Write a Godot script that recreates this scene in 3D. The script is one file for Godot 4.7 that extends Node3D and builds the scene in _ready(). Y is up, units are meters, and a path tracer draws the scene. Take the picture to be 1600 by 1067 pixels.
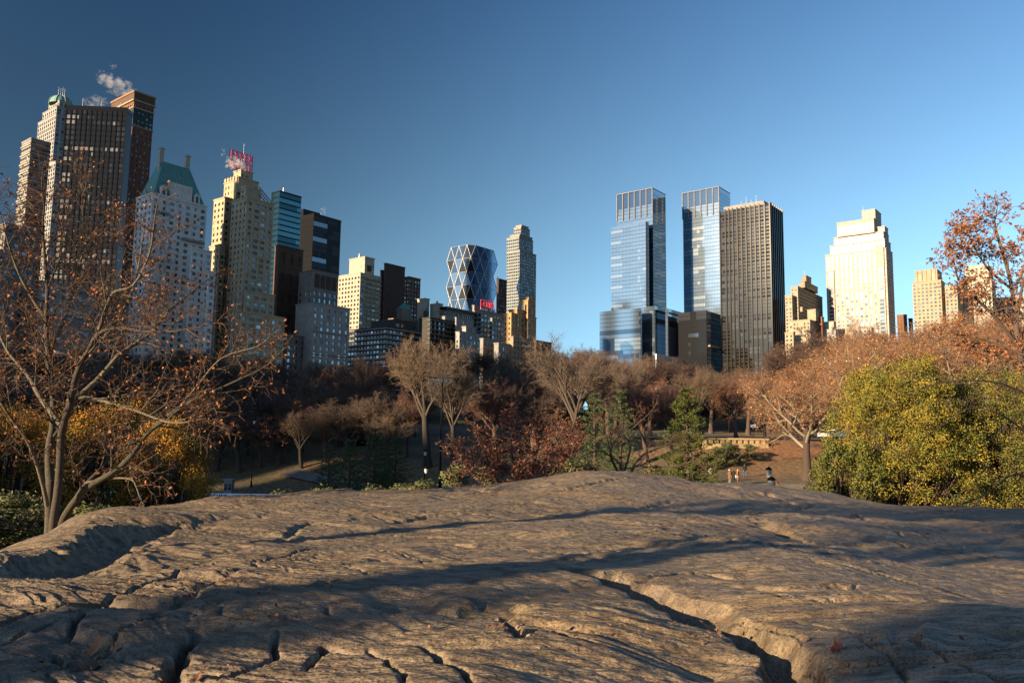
extends Node3D
# A rocky outcrop in a city park at dawn light, bare trees and a skyline of towers behind.
const F := 1244.0          # focal length in photo pixels (1600 wide)
const EYE := Vector3(0, 10, 0)
const GRID_TURN := 52.0    # the street grid against the view axis, degrees
const SUN_AZ := Vector2(-0.793, 0.609)   # towards the sun: x, z (behind and to the left)
const SUN_EL := 13.2
var CB: Basis
var taken := {}
var M := {}
var unit_pane: ArrayMesh

class MB:
	var v := PackedVector3Array()
	var n := PackedVector3Array()
	var c := PackedColorArray()
	var ix := PackedInt32Array()
	func quad(a: Vector3, b: Vector3, d: Vector3, e: Vector3, col := Color.WHITE) -> void:
		var nn := (b - a).cross(e - a)
		if nn.length_squared() < 1e-14:
			nn = (d - b).cross(e - b)
		nn = nn.normalized()
		var k := v.size()
		v.append(a); v.append(b); v.append(d); v.append(e)
		for i in 4:
			n.append(nn); c.append(col)
		ix.append(k); ix.append(k + 2); ix.append(k + 1)
		ix.append(k); ix.append(k + 3); ix.append(k + 2)
	func tri(a: Vector3, b: Vector3, d: Vector3, col := Color.WHITE) -> void:
		var nn := (b - a).cross(d - a).normalized()
		var k := v.size()
		v.append(a); v.append(b); v.append(d)
		for i in 3:
			n.append(nn); c.append(col)
		ix.append(k); ix.append(k + 2); ix.append(k + 1)
	func box(lo: Vector3, hi: Vector3, col := Color.WHITE) -> void:
		var a := Vector3(lo.x, lo.y, hi.z); var b := Vector3(hi.x, lo.y, hi.z)
		var d := Vector3(hi.x, hi.y, hi.z); var e := Vector3(lo.x, hi.y, hi.z)
		var a2 := Vector3(lo.x, lo.y, lo.z); var b2 := Vector3(hi.x, lo.y, lo.z)
		var d2 := Vector3(hi.x, hi.y, lo.z); var e2 := Vector3(lo.x, hi.y, lo.z)
		quad(a, b, d, e, col); quad(b2, a2, e2, d2, col); quad(a2, a, e, e2, col)
		quad(b, b2, d2, d, col); quad(e, d, d2, e2, col); quad(a2, b2, b, a, col)
	func obox(ce: Vector3, s: Vector3, bs: Basis, col := Color.WHITE) -> void:
		var p := []
		for k in 8:
			p.append(ce + bs * Vector3((-.5 if k & 1 == 0 else .5) * s.x, (-.5 if k & 2 == 0 else .5) * s.y, (-.5 if k & 4 == 0 else .5) * s.z))
		quad(p[4], p[5], p[7], p[6], col); quad(p[1], p[0], p[2], p[3], col); quad(p[0], p[4], p[6], p[2], col)
		quad(p[5], p[1], p[3], p[7], col); quad(p[6], p[7], p[3], p[2], col); quad(p[0], p[1], p[5], p[4], col)
	func tube(pts: PackedVector3Array, rad: PackedFloat32Array, sides: int, col := Color.WHITE, cap := false) -> void:
		var m := pts.size()
		var k0 := v.size()
		var up := Vector3(0.31, 0.2, 0.93)
		var dir := Vector3.UP
		for i in m:
			if i < m - 1:
				dir = (pts[i + 1] - pts[i]).normalized()
			if absf(dir.dot(up)) > 0.95:
				up = Vector3(0.9, 0.1, -0.3)
			var s := dir.cross(up).normalized()
			var w := s.cross(dir)
			up = w
			for j in sides:
				var an := TAU * j / sides
				var nn := s * cos(an) + w * sin(an)
				v.append(pts[i] + nn * rad[i]); n.append(nn); c.append(col)
		for i in m - 1:
			for j in sides:
				var a := k0 + i * sides + j
				var b := k0 + i * sides + (j + 1) % sides
				ix.append(a); ix.append(b); ix.append(a + sides)
				ix.append(b); ix.append(b + sides); ix.append(a + sides)
		if cap:
			for e in [0, m - 1]:
				var kc := v.size()
				v.append(pts[e]); n.append(dir if e else -dir); c.append(col)
				for j in sides:
					var a2: int = k0 + e * sides + j
					var b2: int = k0 + e * sides + (j + 1) % sides
					ix.append(kc)
					ix.append(a2 if e else b2)
					ix.append(b2 if e else a2)
	func lathe(ce: Vector3, prof: Array, sides: int, col := Color.WHITE) -> void:   # prof: [radius, height] from the bottom up
		var pts := PackedVector3Array(); var rr := PackedFloat32Array()
		for p in prof:
			pts.append(ce + Vector3(0, p[1], 0)); rr.append(maxf(p[0], 0.001))
		for i in range(1, pts.size()):
			if pts[i].y <= pts[i - 1].y:
				pts[i].y = pts[i - 1].y + 0.002
		tube(pts, rr, sides, col, true)
	func into(am: ArrayMesh, mat: Material) -> ArrayMesh:
		if ix.size():
			var arr := []
			arr.resize(Mesh.ARRAY_MAX)
			arr[Mesh.ARRAY_VERTEX] = v; arr[Mesh.ARRAY_NORMAL] = n; arr[Mesh.ARRAY_COLOR] = c; arr[Mesh.ARRAY_INDEX] = ix
			am.add_surface_from_arrays(Mesh.PRIMITIVE_TRIANGLES, arr)
			am.surface_set_material(am.get_surface_count() - 1, mat)
		return am
	func mesh(mat: Material) -> ArrayMesh:
		return into(ArrayMesh.new(), mat)

func numbered(called: String) -> String:
	if not taken.has(called):
		taken[called] = 0
		return called
	taken[called] += 1
	return "%s_%03d" % [called, taken[called]]
func tag(o: Node, label := "", category := "", group := "", kind := "") -> Node:
	for p in [["label", label], ["category", category], ["group", group], ["kind", kind]]:
		if p[1] != "":
			o.set_meta(p[0], p[1])
	return o
func thing(called: String, label: String, category: String, where := Vector3.ZERO, turn := 0.0, group := "") -> Node3D:
	var o := Node3D.new()
	o.name = numbered(called)
	add_child(o)
	o.position = where
	o.rotation_degrees.y = turn
	tag(o, label, category, group)
	return o
func part(called: String, m: Mesh, parent: Node, kind := "") -> MeshInstance3D:
	var o := MeshInstance3D.new()
	o.name = called
	o.mesh = m
	parent.add_child(o, true)
	if kind != "":
		o.set_meta("kind", kind)
	return o
func solo(called: String, m: Mesh, label: String, category: String, kind := "", group := "") -> MeshInstance3D:
	var o := MeshInstance3D.new()
	o.name = numbered(called)
	o.mesh = m
	add_child(o)
	tag(o, label, category, group, kind)
	return o
func copy(o: Node3D, where: Vector3, turn: float, sc := 1.0, label := "", group := "") -> Node3D:
	var r: Node3D = o.duplicate()
	r.name = numbered(str(o.name).rstrip("0123456789").trim_suffix("_"))
	add_child(r)
	r.position = where
	r.rotation_degrees = Vector3(0, turn, 0)
	r.scale = Vector3.ONE * sc
	if label != "":
		r.set_meta("label", label)
	if group != "":
		r.set_meta("group", group)
	return r

func ray(u: float, v: float) -> Vector3:
	return CB * Vector3((u - 800.0) / F, (533.5 - v) / F, -1)
func at(u: float, v: float, d: float) -> Vector3:
	var r := ray(u, v)
	return EYE + r * (d / -r.z)
func hz(u: float) -> float:      # the row of the horizon at a column
	return 677.5 + (u - 800.0) * 0.014

func lin(r: float, g: float, b: float, a := 1.0) -> Color:
	var k := Color(r, g, b).linear_to_srgb()
	k.a = a
	return k
func mat(col: Color, rough := 0.9, metal := 0.0, vc := false) -> StandardMaterial3D:
	var m := StandardMaterial3D.new()
	m.albedo_color = col
	m.roughness = rough
	m.metallic = metal
	m.vertex_color_use_as_albedo = vc
	m.cull_mode = BaseMaterial3D.CULL_DISABLED
	return m
func noise_tex(seed_: int, freq: float, ramp: Array, size := 512, oct := 5, kind := FastNoiseLite.TYPE_SIMPLEX_SMOOTH, normal := false, bump := 6.0) -> NoiseTexture2D:
	var nz := FastNoiseLite.new()
	nz.seed = seed_; nz.frequency = freq; nz.fractal_octaves = oct; nz.noise_type = kind
	var t := NoiseTexture2D.new()
	t.width = size; t.height = size; t.seamless = true; t.noise = nz
	if normal:
		t.as_normal_map = true; t.bump_strength = bump
	elif ramp.size():
		var g := Gradient.new()
		var offs := PackedFloat32Array(); var cols := PackedColorArray()
		for r in ramp:
			offs.append(r[0]); cols.append(r[1])
		g.offsets = offs; g.colors = cols
		t.color_ramp = g
	return t
func grain(m: StandardMaterial3D, tex: Texture2D, scale: float) -> StandardMaterial3D:
	m.albedo_texture = tex
	m.uv1_triplanar = true
	m.uv1_world_triplanar = true
	m.uv1_scale = Vector3.ONE * scale
	return m

func make_sky() -> PanoramaSkyMaterial:
	var w := 512; var h := 256
	var im := Image.create(w, h, false, Image.FORMAT_RGBF)
	var el := deg_to_rad(SUN_EL)
	var sd := Vector3(SUN_AZ.x * cos(el), sin(el), SUN_AZ.y * cos(el))
	for j in h:
		var th := PI * (j + 0.5) / h
		var y := cos(th)
		for i in w:
			var ph := TAU * (i + 0.5) / w
			var d := Vector3(sin(ph) * sin(th), y, -cos(ph) * sin(th))
			var cg := d.dot(sd)
			var up := maxf(y, 0.0)
			var k := pow(1.0 - up, 3.4)           # thickness of air towards the horizon
			var ray_ := 0.27 + 1.85 * cg * cg      # clear air scatters least at a right angle to the sun
			var c := Vector3(0.0065, 0.046, 0.142).lerp(Vector3(0.155, 0.315, 0.425), k) * ray_
			c += Vector3(0.075, 0.078, 0.042) * cg * cg * (0.45 + 0.55 * k)      # pale haze, strongest towards and away from the sun
			var glow := exp(-acos(clampf(cg, -1, 1)) / 0.30)
			c += Vector3(1.0, 0.72, 0.42) * glow * 0.3
			if y < 0.0:
				c = Vector3(0.05, 0.045, 0.04)
			im.set_pixel(i, j, Color(c.x, c.y, c.z))
	var p := PanoramaSkyMaterial.new()
	p.panorama = ImageTexture.create_from_image(im)
	return p

func _ready() -> void:
	CB = Basis(Vector3.RIGHT, deg_to_rad(6.6)) * Basis(Vector3.BACK, deg_to_rad(0.8))
	var cam := Camera3D.new()
	cam.name = "camera"
	cam.fov = rad_to_deg(2.0 * atan(533.5 / F))
	cam.near = 0.05
	cam.far = 6000.0
	cam.transform = Transform3D(CB, EYE)
	add_child(cam)
	cam.current = true
	var we := WorldEnvironment.new()
	we.name = "world_environment"
	var env := Environment.new()
	env.background_mode = Environment.BG_SKY
	env.sky = Sky.new()
	env.sky.sky_material = make_sky()
	env.tonemap_mode = Environment.TONE_MAPPER_LINEAR
	env.tonemap_exposure = 3.0
	env.background_energy_multiplier = 1.0
	env.volumetric_fog_enabled = true
	env.volumetric_fog_density = 0.0
	env.sdfgi_enabled = true
	env.ssao_enabled = true
	env.ssil_enabled = true
	we.environment = env
	add_child(we)
	var sun := DirectionalLight3D.new()
	sun.name = "sun"
	sun.light_energy = 1.6
	sun.light_color = Color(1.0, 0.885, 0.725)
	sun.light_angular_distance = 0.5
	sun.shadow_enabled = true
	var el := deg_to_rad(SUN_EL)
	sun.transform = Transform3D(Basis.looking_at(-Vector3(SUN_AZ.x * cos(el), sin(el), SUN_AZ.y * cos(el)), Vector3.UP), Vector3(0, 300, 0))
	add_child(sun)
	make_materials()
	make_ground()
	make_rock()
	make_city()
	make_shade_row()
	make_trees()
	make_props()

func make_materials() -> void:
	var grime := noise_tex(3, 0.012, [[0.0, Color(0.74, 0.73, 0.72)], [0.45, Color(0.92, 0.92, 0.92)], [1.0, Color(1, 1, 1)]], 512, 6)
	M.grime = grime
	# masonry
	for d in [["white_brick", 0.84, 0.82, 0.78], ["tan_brick", 0.54, 0.43, 0.275], ["grey_stone", 0.26, 0.24, 0.215], ["pale_stone", 0.40, 0.385, 0.36],
			["brown_brick", 0.13, 0.075, 0.048], ["red_brick", 0.26, 0.105, 0.055], ["dark_brick", 0.075, 0.05, 0.04], ["cream", 0.52, 0.46, 0.35], ["gold_brick", 0.50, 0.32, 0.15],
			["limestone", 0.52, 0.465, 0.395], ["tan_stone", 0.36, 0.29, 0.21], ["buff", 0.46, 0.37, 0.25], ["orange_brick", 0.42, 0.20, 0.09], ["concrete", 0.33, 0.31, 0.285],
			["dark_slab", 0.06, 0.055, 0.05], ["green_band", 0.04, 0.065, 0.05], ["pale_green", 0.36, 0.37, 0.33], ["grey_wall", 0.33, 0.33, 0.34]]:
		M[d[0]] = grain(mat(lin(d[1] * 0.72, d[2] * 0.72, d[3] * 0.72), 0.92), grime, 0.035)
	M.copper = grain(mat(lin(0.10, 0.26, 0.23), 0.7), grime, 0.09)
	M.roof_gravel = grain(mat(lin(0.12, 0.115, 0.11), 0.95), grime, 0.2)
	M.black_metal = mat(lin(0.009, 0.009, 0.010), 0.14, 0.0)
	M.black_metal.metallic_specular = 0.3
	M.g_glint = mat(lin(0.75, 0.75, 0.75), 0.1, 0.9)
	M.bronze_metal = mat(lin(0.014, 0.011, 0.009), 0.16, 0.0)
	M.g_dim = mat(lin(0.10, 0.10, 0.095), 0.4, 0.0)
	M.steel = mat(lin(0.36, 0.355, 0.34), 0.4, 0.5)
	M.white_paint = grain(mat(lin(0.62, 0.62, 0.61), 0.6), grime, 0.2)
	# glass: dark, sky-mirroring and with drawn blinds
	M.g_dark = mat(lin(0.02, 0.022, 0.025), 0.08, 0.0)
	M.g_mid = mat(lin(0.115, 0.14, 0.165), 0.05, 0.75)
	M.g_sky = mat(lin(0.23, 0.27, 0.30), 0.05, 0.85)
	M.g_blind = mat(lin(0.24, 0.235, 0.215), 0.55, 0.0)
	M.g_tw1 = mat(lin(0.27, 0.33, 0.37), 0.085, 0.9)
	M.g_tw2 = mat(lin(0.30, 0.36, 0.40), 0.085, 0.9)
	M.g_tw3 = mat(lin(0.35, 0.40, 0.43), 0.1, 0.8)
	M.g_deep = mat(lin(0.10, 0.15, 0.21), 0.08, 0.9)
	M.g_bronze1 = mat(lin(0.085, 0.072, 0.06), 0.03, 0.9)
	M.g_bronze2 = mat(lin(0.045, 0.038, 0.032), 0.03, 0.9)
	M.g_bronze3 = mat(lin(0.125, 0.108, 0.09), 0.035, 0.85)
	M.g_black1 = mat(lin(0.013, 0.014, 0.016), 0.06, 0.0)
	M.g_black2 = mat(lin(0.03, 0.032, 0.037), 0.07, 0.15)
	M.g_teal1 = mat(lin(0.03, 0.085, 0.10), 0.08, 0.8)
	M.g_teal2 = mat(lin(0.08, 0.19, 0.215), 0.1, 0.8)
	M.g_blue1 = mat(lin(0.14, 0.205, 0.31), 0.06, 0.95)
	M.g_blue2 = mat(lin(0.185, 0.255, 0.35), 0.08, 0.95)
	M.g_grey1 = mat(lin(0.15, 0.185, 0.22), 0.08, 0.9)
	M.g_pale = mat(lin(0.34, 0.33, 0.29), 0.3, 0.5)
	for q in [M.black_metal, M.bronze_metal, M.g_black1, M.g_black2]:
		q.metallic_specular = 0.24
	M.panes = [[M.g_dark, 0.5], [M.g_mid, 0.3], [M.g_sky, 0.1], [M.g_blind, 0.1]]
	var b := MB.new()
	b.box(Vector3(-0.5, -0.5, -0.06), Vector3(0.5, 0.5, 0.0))
	unit_pane = b.mesh(M.g_dark)
	# rock
	var rk := mat(Color(1, 1, 1), 0.62, 0.0, true)
	rk.albedo_texture = noise_tex(11, 0.011, [[0.0, lin(0.05, 0.036, 0.023)], [0.28, lin(0.122, 0.09, 0.058)], [0.5, lin(0.2, 0.148, 0.095)], [0.75, lin(0.255, 0.192, 0.125)], [1.0, lin(0.35, 0.275, 0.19)]], 1024, 7)
	rk.uv1_triplanar = true; rk.uv1_world_triplanar = true; rk.uv1_scale = Vector3(0.34, 0.5, 0.62)
	rk.heightmap_enabled = true
	rk.heightmap_texture = noise_tex(12, 0.028, [], 1024, 7)
	rk.heightmap_scale = 1.9
	rk.metallic_specular = 0.45
	rk.detail_enabled = true
	rk.detail_blend_mode = BaseMaterial3D.BLEND_MODE_MUL
	rk.detail_albedo = noise_tex(14, 0.045, [[0.0, Color(0.25, 0.23, 0.22)], [0.3, Color(0.45, 0.43, 0.41)], [0.4, Color(0.88, 0.87, 0.86)], [0.5, Color(1, 1, 1)], [0.72, Color(1, 1, 1)], [0.8, Color(0.72, 0.70, 0.68)], [1.0, Color(0.6, 0.58, 0.56)]], 1024, 6)
	rk.detail_uv_layer = BaseMaterial3D.DETAIL_UV_2
	rk.uv2_triplanar = true; rk.uv2_world_triplanar = true; rk.uv2_scale = Vector3(0.9, 1.13, 1.7)
	M.rock = rk
	# ground
	var gr := mat(Color(1, 1, 1), 0.95, 0.0, true)
	gr.albedo_texture = noise_tex(21, 0.02, [[0.0, Color(0.45, 0.42, 0.4)], [0.5, Color(0.85, 0.85, 0.83)], [1.0, Color(1, 1, 1)]], 512, 6)
	gr.uv1_triplanar = true; gr.uv1_world_triplanar = true; gr.uv1_scale = Vector3(0.11, 0.11, 0.11)
	M.ground = gr
	M.ice = mat(lin(0.62, 0.68, 0.74), 0.35)
	M.ice.albedo_texture = noise_tex(22, 0.01, [[0.0, Color(0.8, 0.85, 0.9)], [0.6, Color(1, 1, 1)]], 256, 5)
	M.ice.uv1_triplanar = true; M.ice.uv1_world_triplanar = true; M.ice.uv1_scale = Vector3(0.05, 0.05, 0.05)
	# plants (colours come with the vertices)
	M.bark = grain(mat(Color(1, 1, 1), 0.95, 0.0, true), noise_tex(31, 0.03, [[0.0, Color(0.55, 0.53, 0.5)], [0.5, Color(0.9, 0.9, 0.9)], [1.0, Color(1, 1, 1)]], 256, 5), 1.4)
	M.twig = mat(Color(1, 1, 1), 0.95, 0.0, true)
	M.leaf = mat(Color(1, 1, 1), 0.75, 0.0, true)
	M.leaf.backlight_enabled = true
	M.leaf.backlight = Color(0.5, 0.5, 0.5)
	M.leaf.metallic_specular = 0.25

func sstep(a: float, b: float, x: float) -> float:
	var t := clampf((x - a) / (b - a), 0, 1)
	return t * t * (3 - 2 * t)
func gy(x: float, f: float) -> float:
	var y := lerpf(8.2, 4.5, sstep(2, 38, f))
	var X := x / maxf(f, 20.0)
	var mid := lerpf(0, 7.0, sstep(100, 182, f))
	var rgt := lerpf(0, 5.1, sstep(104, 129, f)) + lerpf(0, 1.8, sstep(130, 175, f))
	y += lerpf(mid, rgt, sstep(0.1, 0.26, X))
	var rk := sstep(-5, -13, x) * sstep(40, 58, f) * (1.0 - sstep(101 , 116 + maxf(0, -x - 14) * 0.6, f))
	y = lerpf(y, 0.95, rk)
	y += 5.0 * sstep(186, 206, f) * (1.0 - sstep(300, 345, f))
	return y
func gpos(u: float, f: float, lift := 0.0) -> Vector3:     # the ground under a column of the photo at a depth
	var x := (u - 800.0) / F * f
	return Vector3(x, gy(x, f) + lift, -f)

func make_ground() -> void:
	var fs := [-900.0, -500.0, -300.0, -200.0, -140.0, -100.0, -70.0, -50.0, -40.0, -30.0, -20.0, -10.0, -4.0]
	var f := 0.0
	while f < 200.0:
		fs.append(f); f += 2.0
	fs += [204.0, 215.0, 240.0, 280.0, 350.0, 450.0, 600.0, 900.0, 1500.0, 3000.0]
	var xs := [-3000.0, -1500.0, -800.0, -450.0, -280.0, -200.0, -160.0]
	var x := -130.0
	while x < 150.0:
		xs.append(x); x += 2.5
	xs += [160.0, 200.0, 280.0, 450.0, 800.0, 1500.0, 3000.0]
	var nz := FastNoiseLite.new()
	nz.seed = 5; nz.frequency = 0.05; nz.fractal_octaves = 4
	var b := MB.new()
	var w := xs.size()
	for ff in fs:
		for xx in xs:
			var y := gy(xx, ff) + nz.get_noise_2d(xx, ff) * 0.25 * sstep(30, 60, ff) * (0.0 if gy(xx, ff) < 1.2 else 1.0)
			b.v.append(Vector3(xx, y, -ff))
			b.n.append(Vector3.UP)
			var k := nz.get_noise_2d(xx * 1.7 + 90, ff * 1.7)
			var col := Color(0.13, 0.10, 0.044).lerp(Color(0.22, 0.125, 0.052), sstep(-0.15, 0.25, k))
			var X: float = xx / maxf(ff, 20.0)
			var path := sstep(0.15, 0.22, X) * sstep(85, 88, ff) * (1.0 - sstep(95, 99, ff))
			col = col.lerp(Color(0.32, 0.24, 0.15), path * 0.8)
			var bank := sstep(0.22, 0.3, X) * sstep(112, 118, ff) * (1.0 - sstep(127, 132, ff))
			col = col.lerp(Color(0.28, 0.115, 0.04), bank * 0.75)
			b.c.append(col)
	for j in fs.size() - 1:
		for i in w - 1:
			var a := j * w + i
			b.ix.append(a); b.ix.append(a + w); b.ix.append(a + 1)
			b.ix.append(a + 1); b.ix.append(a + w); b.ix.append(a + w + 1)
	normals(b, w, fs.size())
	solo("ground", b.mesh(M.ground), "park ground of dull grass and fallen leaves", "ground", "structure")

func normals(b: MB, w: int, h: int) -> void:
	for j in h:
		for i in w:
			var i0 := maxi(i - 1, 0); var i1 := mini(i + 1, w - 1)
			var j0 := maxi(j - 1, 0); var j1 := mini(j + 1, h - 1)
			var dx := b.v[j * w + i1] - b.v[j * w + i0]
			var dz := b.v[j1 * w + i] - b.v[j0 * w + i]
			b.n[j * w + i] = dx.cross(dz).normalized()

# heights of the outcrop under the eye: rows are depths, columns photo columns
const RU := [-500.0, -150.0, 0.0, 150.0, 300.0, 500.0, 700.0, 800.0, 940.0, 1090.0, 1240.0, 1400.0, 1600.0, 1750.0, 2100.0]
const RF := [0.4, 3.0, 4.5, 6.0, 8.0, 10.0, 13.0, 17.0, 21.0, 25.0, 30.0, 36.0, 44.0]
const RH := [
	[-1.30, -1.30, -1.30, -1.30, -1.28, -1.28, -1.25, -1.22, -1.20, -1.20, -1.15, -1.12, -1.10, -1.10, -1.10],
	[-1.36, -1.34, -1.32, -1.30, -1.25, -1.22, -1.18, -1.16, -1.18, -1.22, -1.16, -1.10, -1.06, -1.06, -1.06],
	[-1.40, -1.36, -1.33, -1.28, -1.24, -1.22, -1.20, -1.20, -1.24, -1.30, -1.22, -1.13, -1.09, -1.10, -1.10],
	[-1.45, -1.36, -1.30, -1.26, -1.25, -1.26, -1.26, -1.25, -1.24, -1.27, -1.22, -1.18, -1.22, -1.30, -1.40],
	[-1.70, -1.50, -1.38, -1.38, -1.36, -1.36, -1.34, -1.32, -1.28, -1.25, -1.24, -1.36, -1.62, -1.75, -1.85],
	[-2.20, -1.80, -1.62, -1.42, -1.48, -1.46, -1.42, -1.40, -1.34, -1.30, -1.38, -1.66, -1.80, -1.90, -2.00],
	[-3.00, -2.60, -2.20, -1.52, -1.56, -1.56, -1.52, -1.48, -1.44, -1.48, -1.62, -1.80, -1.95, -2.05, -2.15],
	[-4.20, -3.70, -3.20, -1.82, -1.66, -1.64, -1.60, -1.54, -1.46, -1.54, -1.66, -1.92, -2.10, -2.20, -2.30],
	[-5.20, -4.80, -4.40, -2.75, -1.88, -1.70, -1.66, -1.52, -1.26, -1.40, -1.68, -2.02, -2.18, -2.30, -2.40],
	[-5.80, -5.60, -5.40, -4.20, -2.60, -1.92, -1.74, -1.50, -1.16, -1.36, -1.72, -2.16, -2.30, -2.40, -2.55],
	[-6.50, -6.50, -6.40, -5.60, -4.10, -3.10, -2.60, -2.30, -1.90, -1.95, -2.02, -2.52, -2.62, -2.70, -2.90],
	[-7.00, -7.00, -7.00, -6.80, -6.00, -5.00, -4.40, -4.10, -3.80, -3.80, -3.90, -4.20, -4.40, -4.60, -4.80],
	[-8.00, -8.00, -8.00, -8.00, -7.50, -7.00, -6.60, -6.40, -6.30, -6.30, -6.30, -6.40, -6.50, -6.60, -6.80]]
func cub(a: float, b: float, c: float, d: float, t: float) -> float:
	return b + 0.5 * t * (c - a + t * (2 * a - 5 * b + 4 * c - d + t * (3 * (b - c) + d - a)))
func rock_base(X: float, f: float) -> float:
	var u := clampf(800 + X * F, RU[0], RU[-1] - 0.01)
	var i := RU.bsearch(u, false) - 1
	i = clampi(i, 0, RU.size() - 2)
	var j := clampi(RF.bsearch(clampf(f, RF[0], RF[-1] - 0.001), false) - 1, 0, RF.size() - 2)
	var tu: float = (u - RU[i]) / (RU[i + 1] - RU[i])
	var tf: float = clampf((f - RF[j]) / (RF[j + 1] - RF[j]), 0, 1)
	var r := []
	for k in 4:
		var row: Array = RH[clampi(j - 1 + k, 0, RF.size() - 1)]
		r.append(cub(row[maxi(i - 1, 0)], row[i], row[i + 1], row[mini(i + 2, RU.size() - 1)], tu))
	return EYE.y + cub(r[0], r[1], r[2], r[3], tf)
func rock_hit(u: float, v: float) -> Vector3:      # where a photo ray meets the outcrop: x, height, depth
	var r := ray(u, v)
	var sl := r.y / -r.z
	var X := r.x / -r.z
	var f := 2.0
	while f < 40.0:
		if EYE.y + sl * f <= rock_base(X, f):
			break
		f *= 1.01
	return Vector3(X * f, rock_base(X, f), f)

var rock_x := PackedFloat32Array()
var rock_f := PackedFloat32Array()
var rock_h := PackedFloat32Array()
func rock_top(x: float, f: float) -> float:        # the finished surface, by its grid
	var X := x / f
	var i := clampi(rock_x.bsearch(X) - 1, 0, rock_x.size() - 2)
	var j := clampi(rock_f.bsearch(f) - 1, 0, rock_f.size() - 2)
	var w := rock_x.size()
	var a := (X - rock_x[i]) / (rock_x[i + 1] - rock_x[i])
	var t := (f - rock_f[j]) / (rock_f[j + 1] - rock_f[j])
	return lerpf(lerpf(rock_h[j * w + i], rock_h[j * w + i + 1], a), lerpf(rock_h[j * w + w + i], rock_h[j * w + w + i + 1], a), t)
func carve(pix: Array, wide: float, deep: float, step := 0.0) -> void:
	var w := rock_x.size()
	var nz := FastNoiseLite.new()
	nz.seed = 77; nz.frequency = 2.2; nz.fractal_octaves = 3
	var pts := []
	if wide < 0.13:
		deep *= 0.9
		wide *= 0.62
	for p in pix:
		var q := rock_hit(p[0], p[1])
		pts.append(Vector2(q.x, q.z))
	for s in range(pts.size() - 1):
		var a: Vector2 = pts[s]
		var b: Vector2 = pts[s + 1]
		var m := wide * 2.6 + (0.9 if step != 0.0 else 0.0)
		var f0 := minf(a.y, b.y) - m; var f1 := maxf(a.y, b.y) + m
		var j := maxi(rock_f.bsearch(f0), 0)
		var ab := b - a
		while j < rock_f.size() and rock_f[j] <= f1:
			var ff := rock_f[j]
			var xa := (minf(a.x, b.x) - m) / ff
			var xb := (maxf(a.x, b.x) + m) / ff
			var i := maxi(rock_x.bsearch(xa), 0)
			while i < w and rock_x[i] <= xb:
				var p := Vector2(rock_x[i] * ff, ff)
				p += Vector2(nz.get_noise_2d(p.x, p.y), nz.get_noise_2d(p.x + 40, p.y)) * (0.04 + wide * 0.3)
				var t := clampf((p - a).dot(ab) / ab.length_squared(), 0, 1)
				var q := p - a - ab * t
				var d := q.length() / wide
				if d < 2.6:
					var taper := 1.0
					if s == 0:
						taper = minf(taper, 0.25 + t * 1.5)
					if s == pts.size() - 2:
						taper = minf(taper, 0.2 + (1 - t) * 1.6)
					var cut := deep * taper * (0.75 * pow(maxf(0.0, 1.0 - d / 1.15), 0.7) + 0.25 * exp(-d * d))
					rock_c[j * w + i] = maxf(rock_c[j * w + i], cut)
				if step != 0.0 and t > 0 and t < 1:
					var side := q.dot(Vector2(-ab.y, ab.x).normalized())
					if side > 0 and side < m:
						rock_s[j * w + i] = maxf(rock_s[j * w + i], step * (1.0 - sstep(0.1, m, side)) * sstep(0, 0.08, side) * sstep(0, 0.25, t) * (1 - sstep(0.75, 1, t)))
				i += 1
			j += 1
var rock_c := PackedFloat32Array()
var rock_s := PackedFloat32Array()

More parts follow.
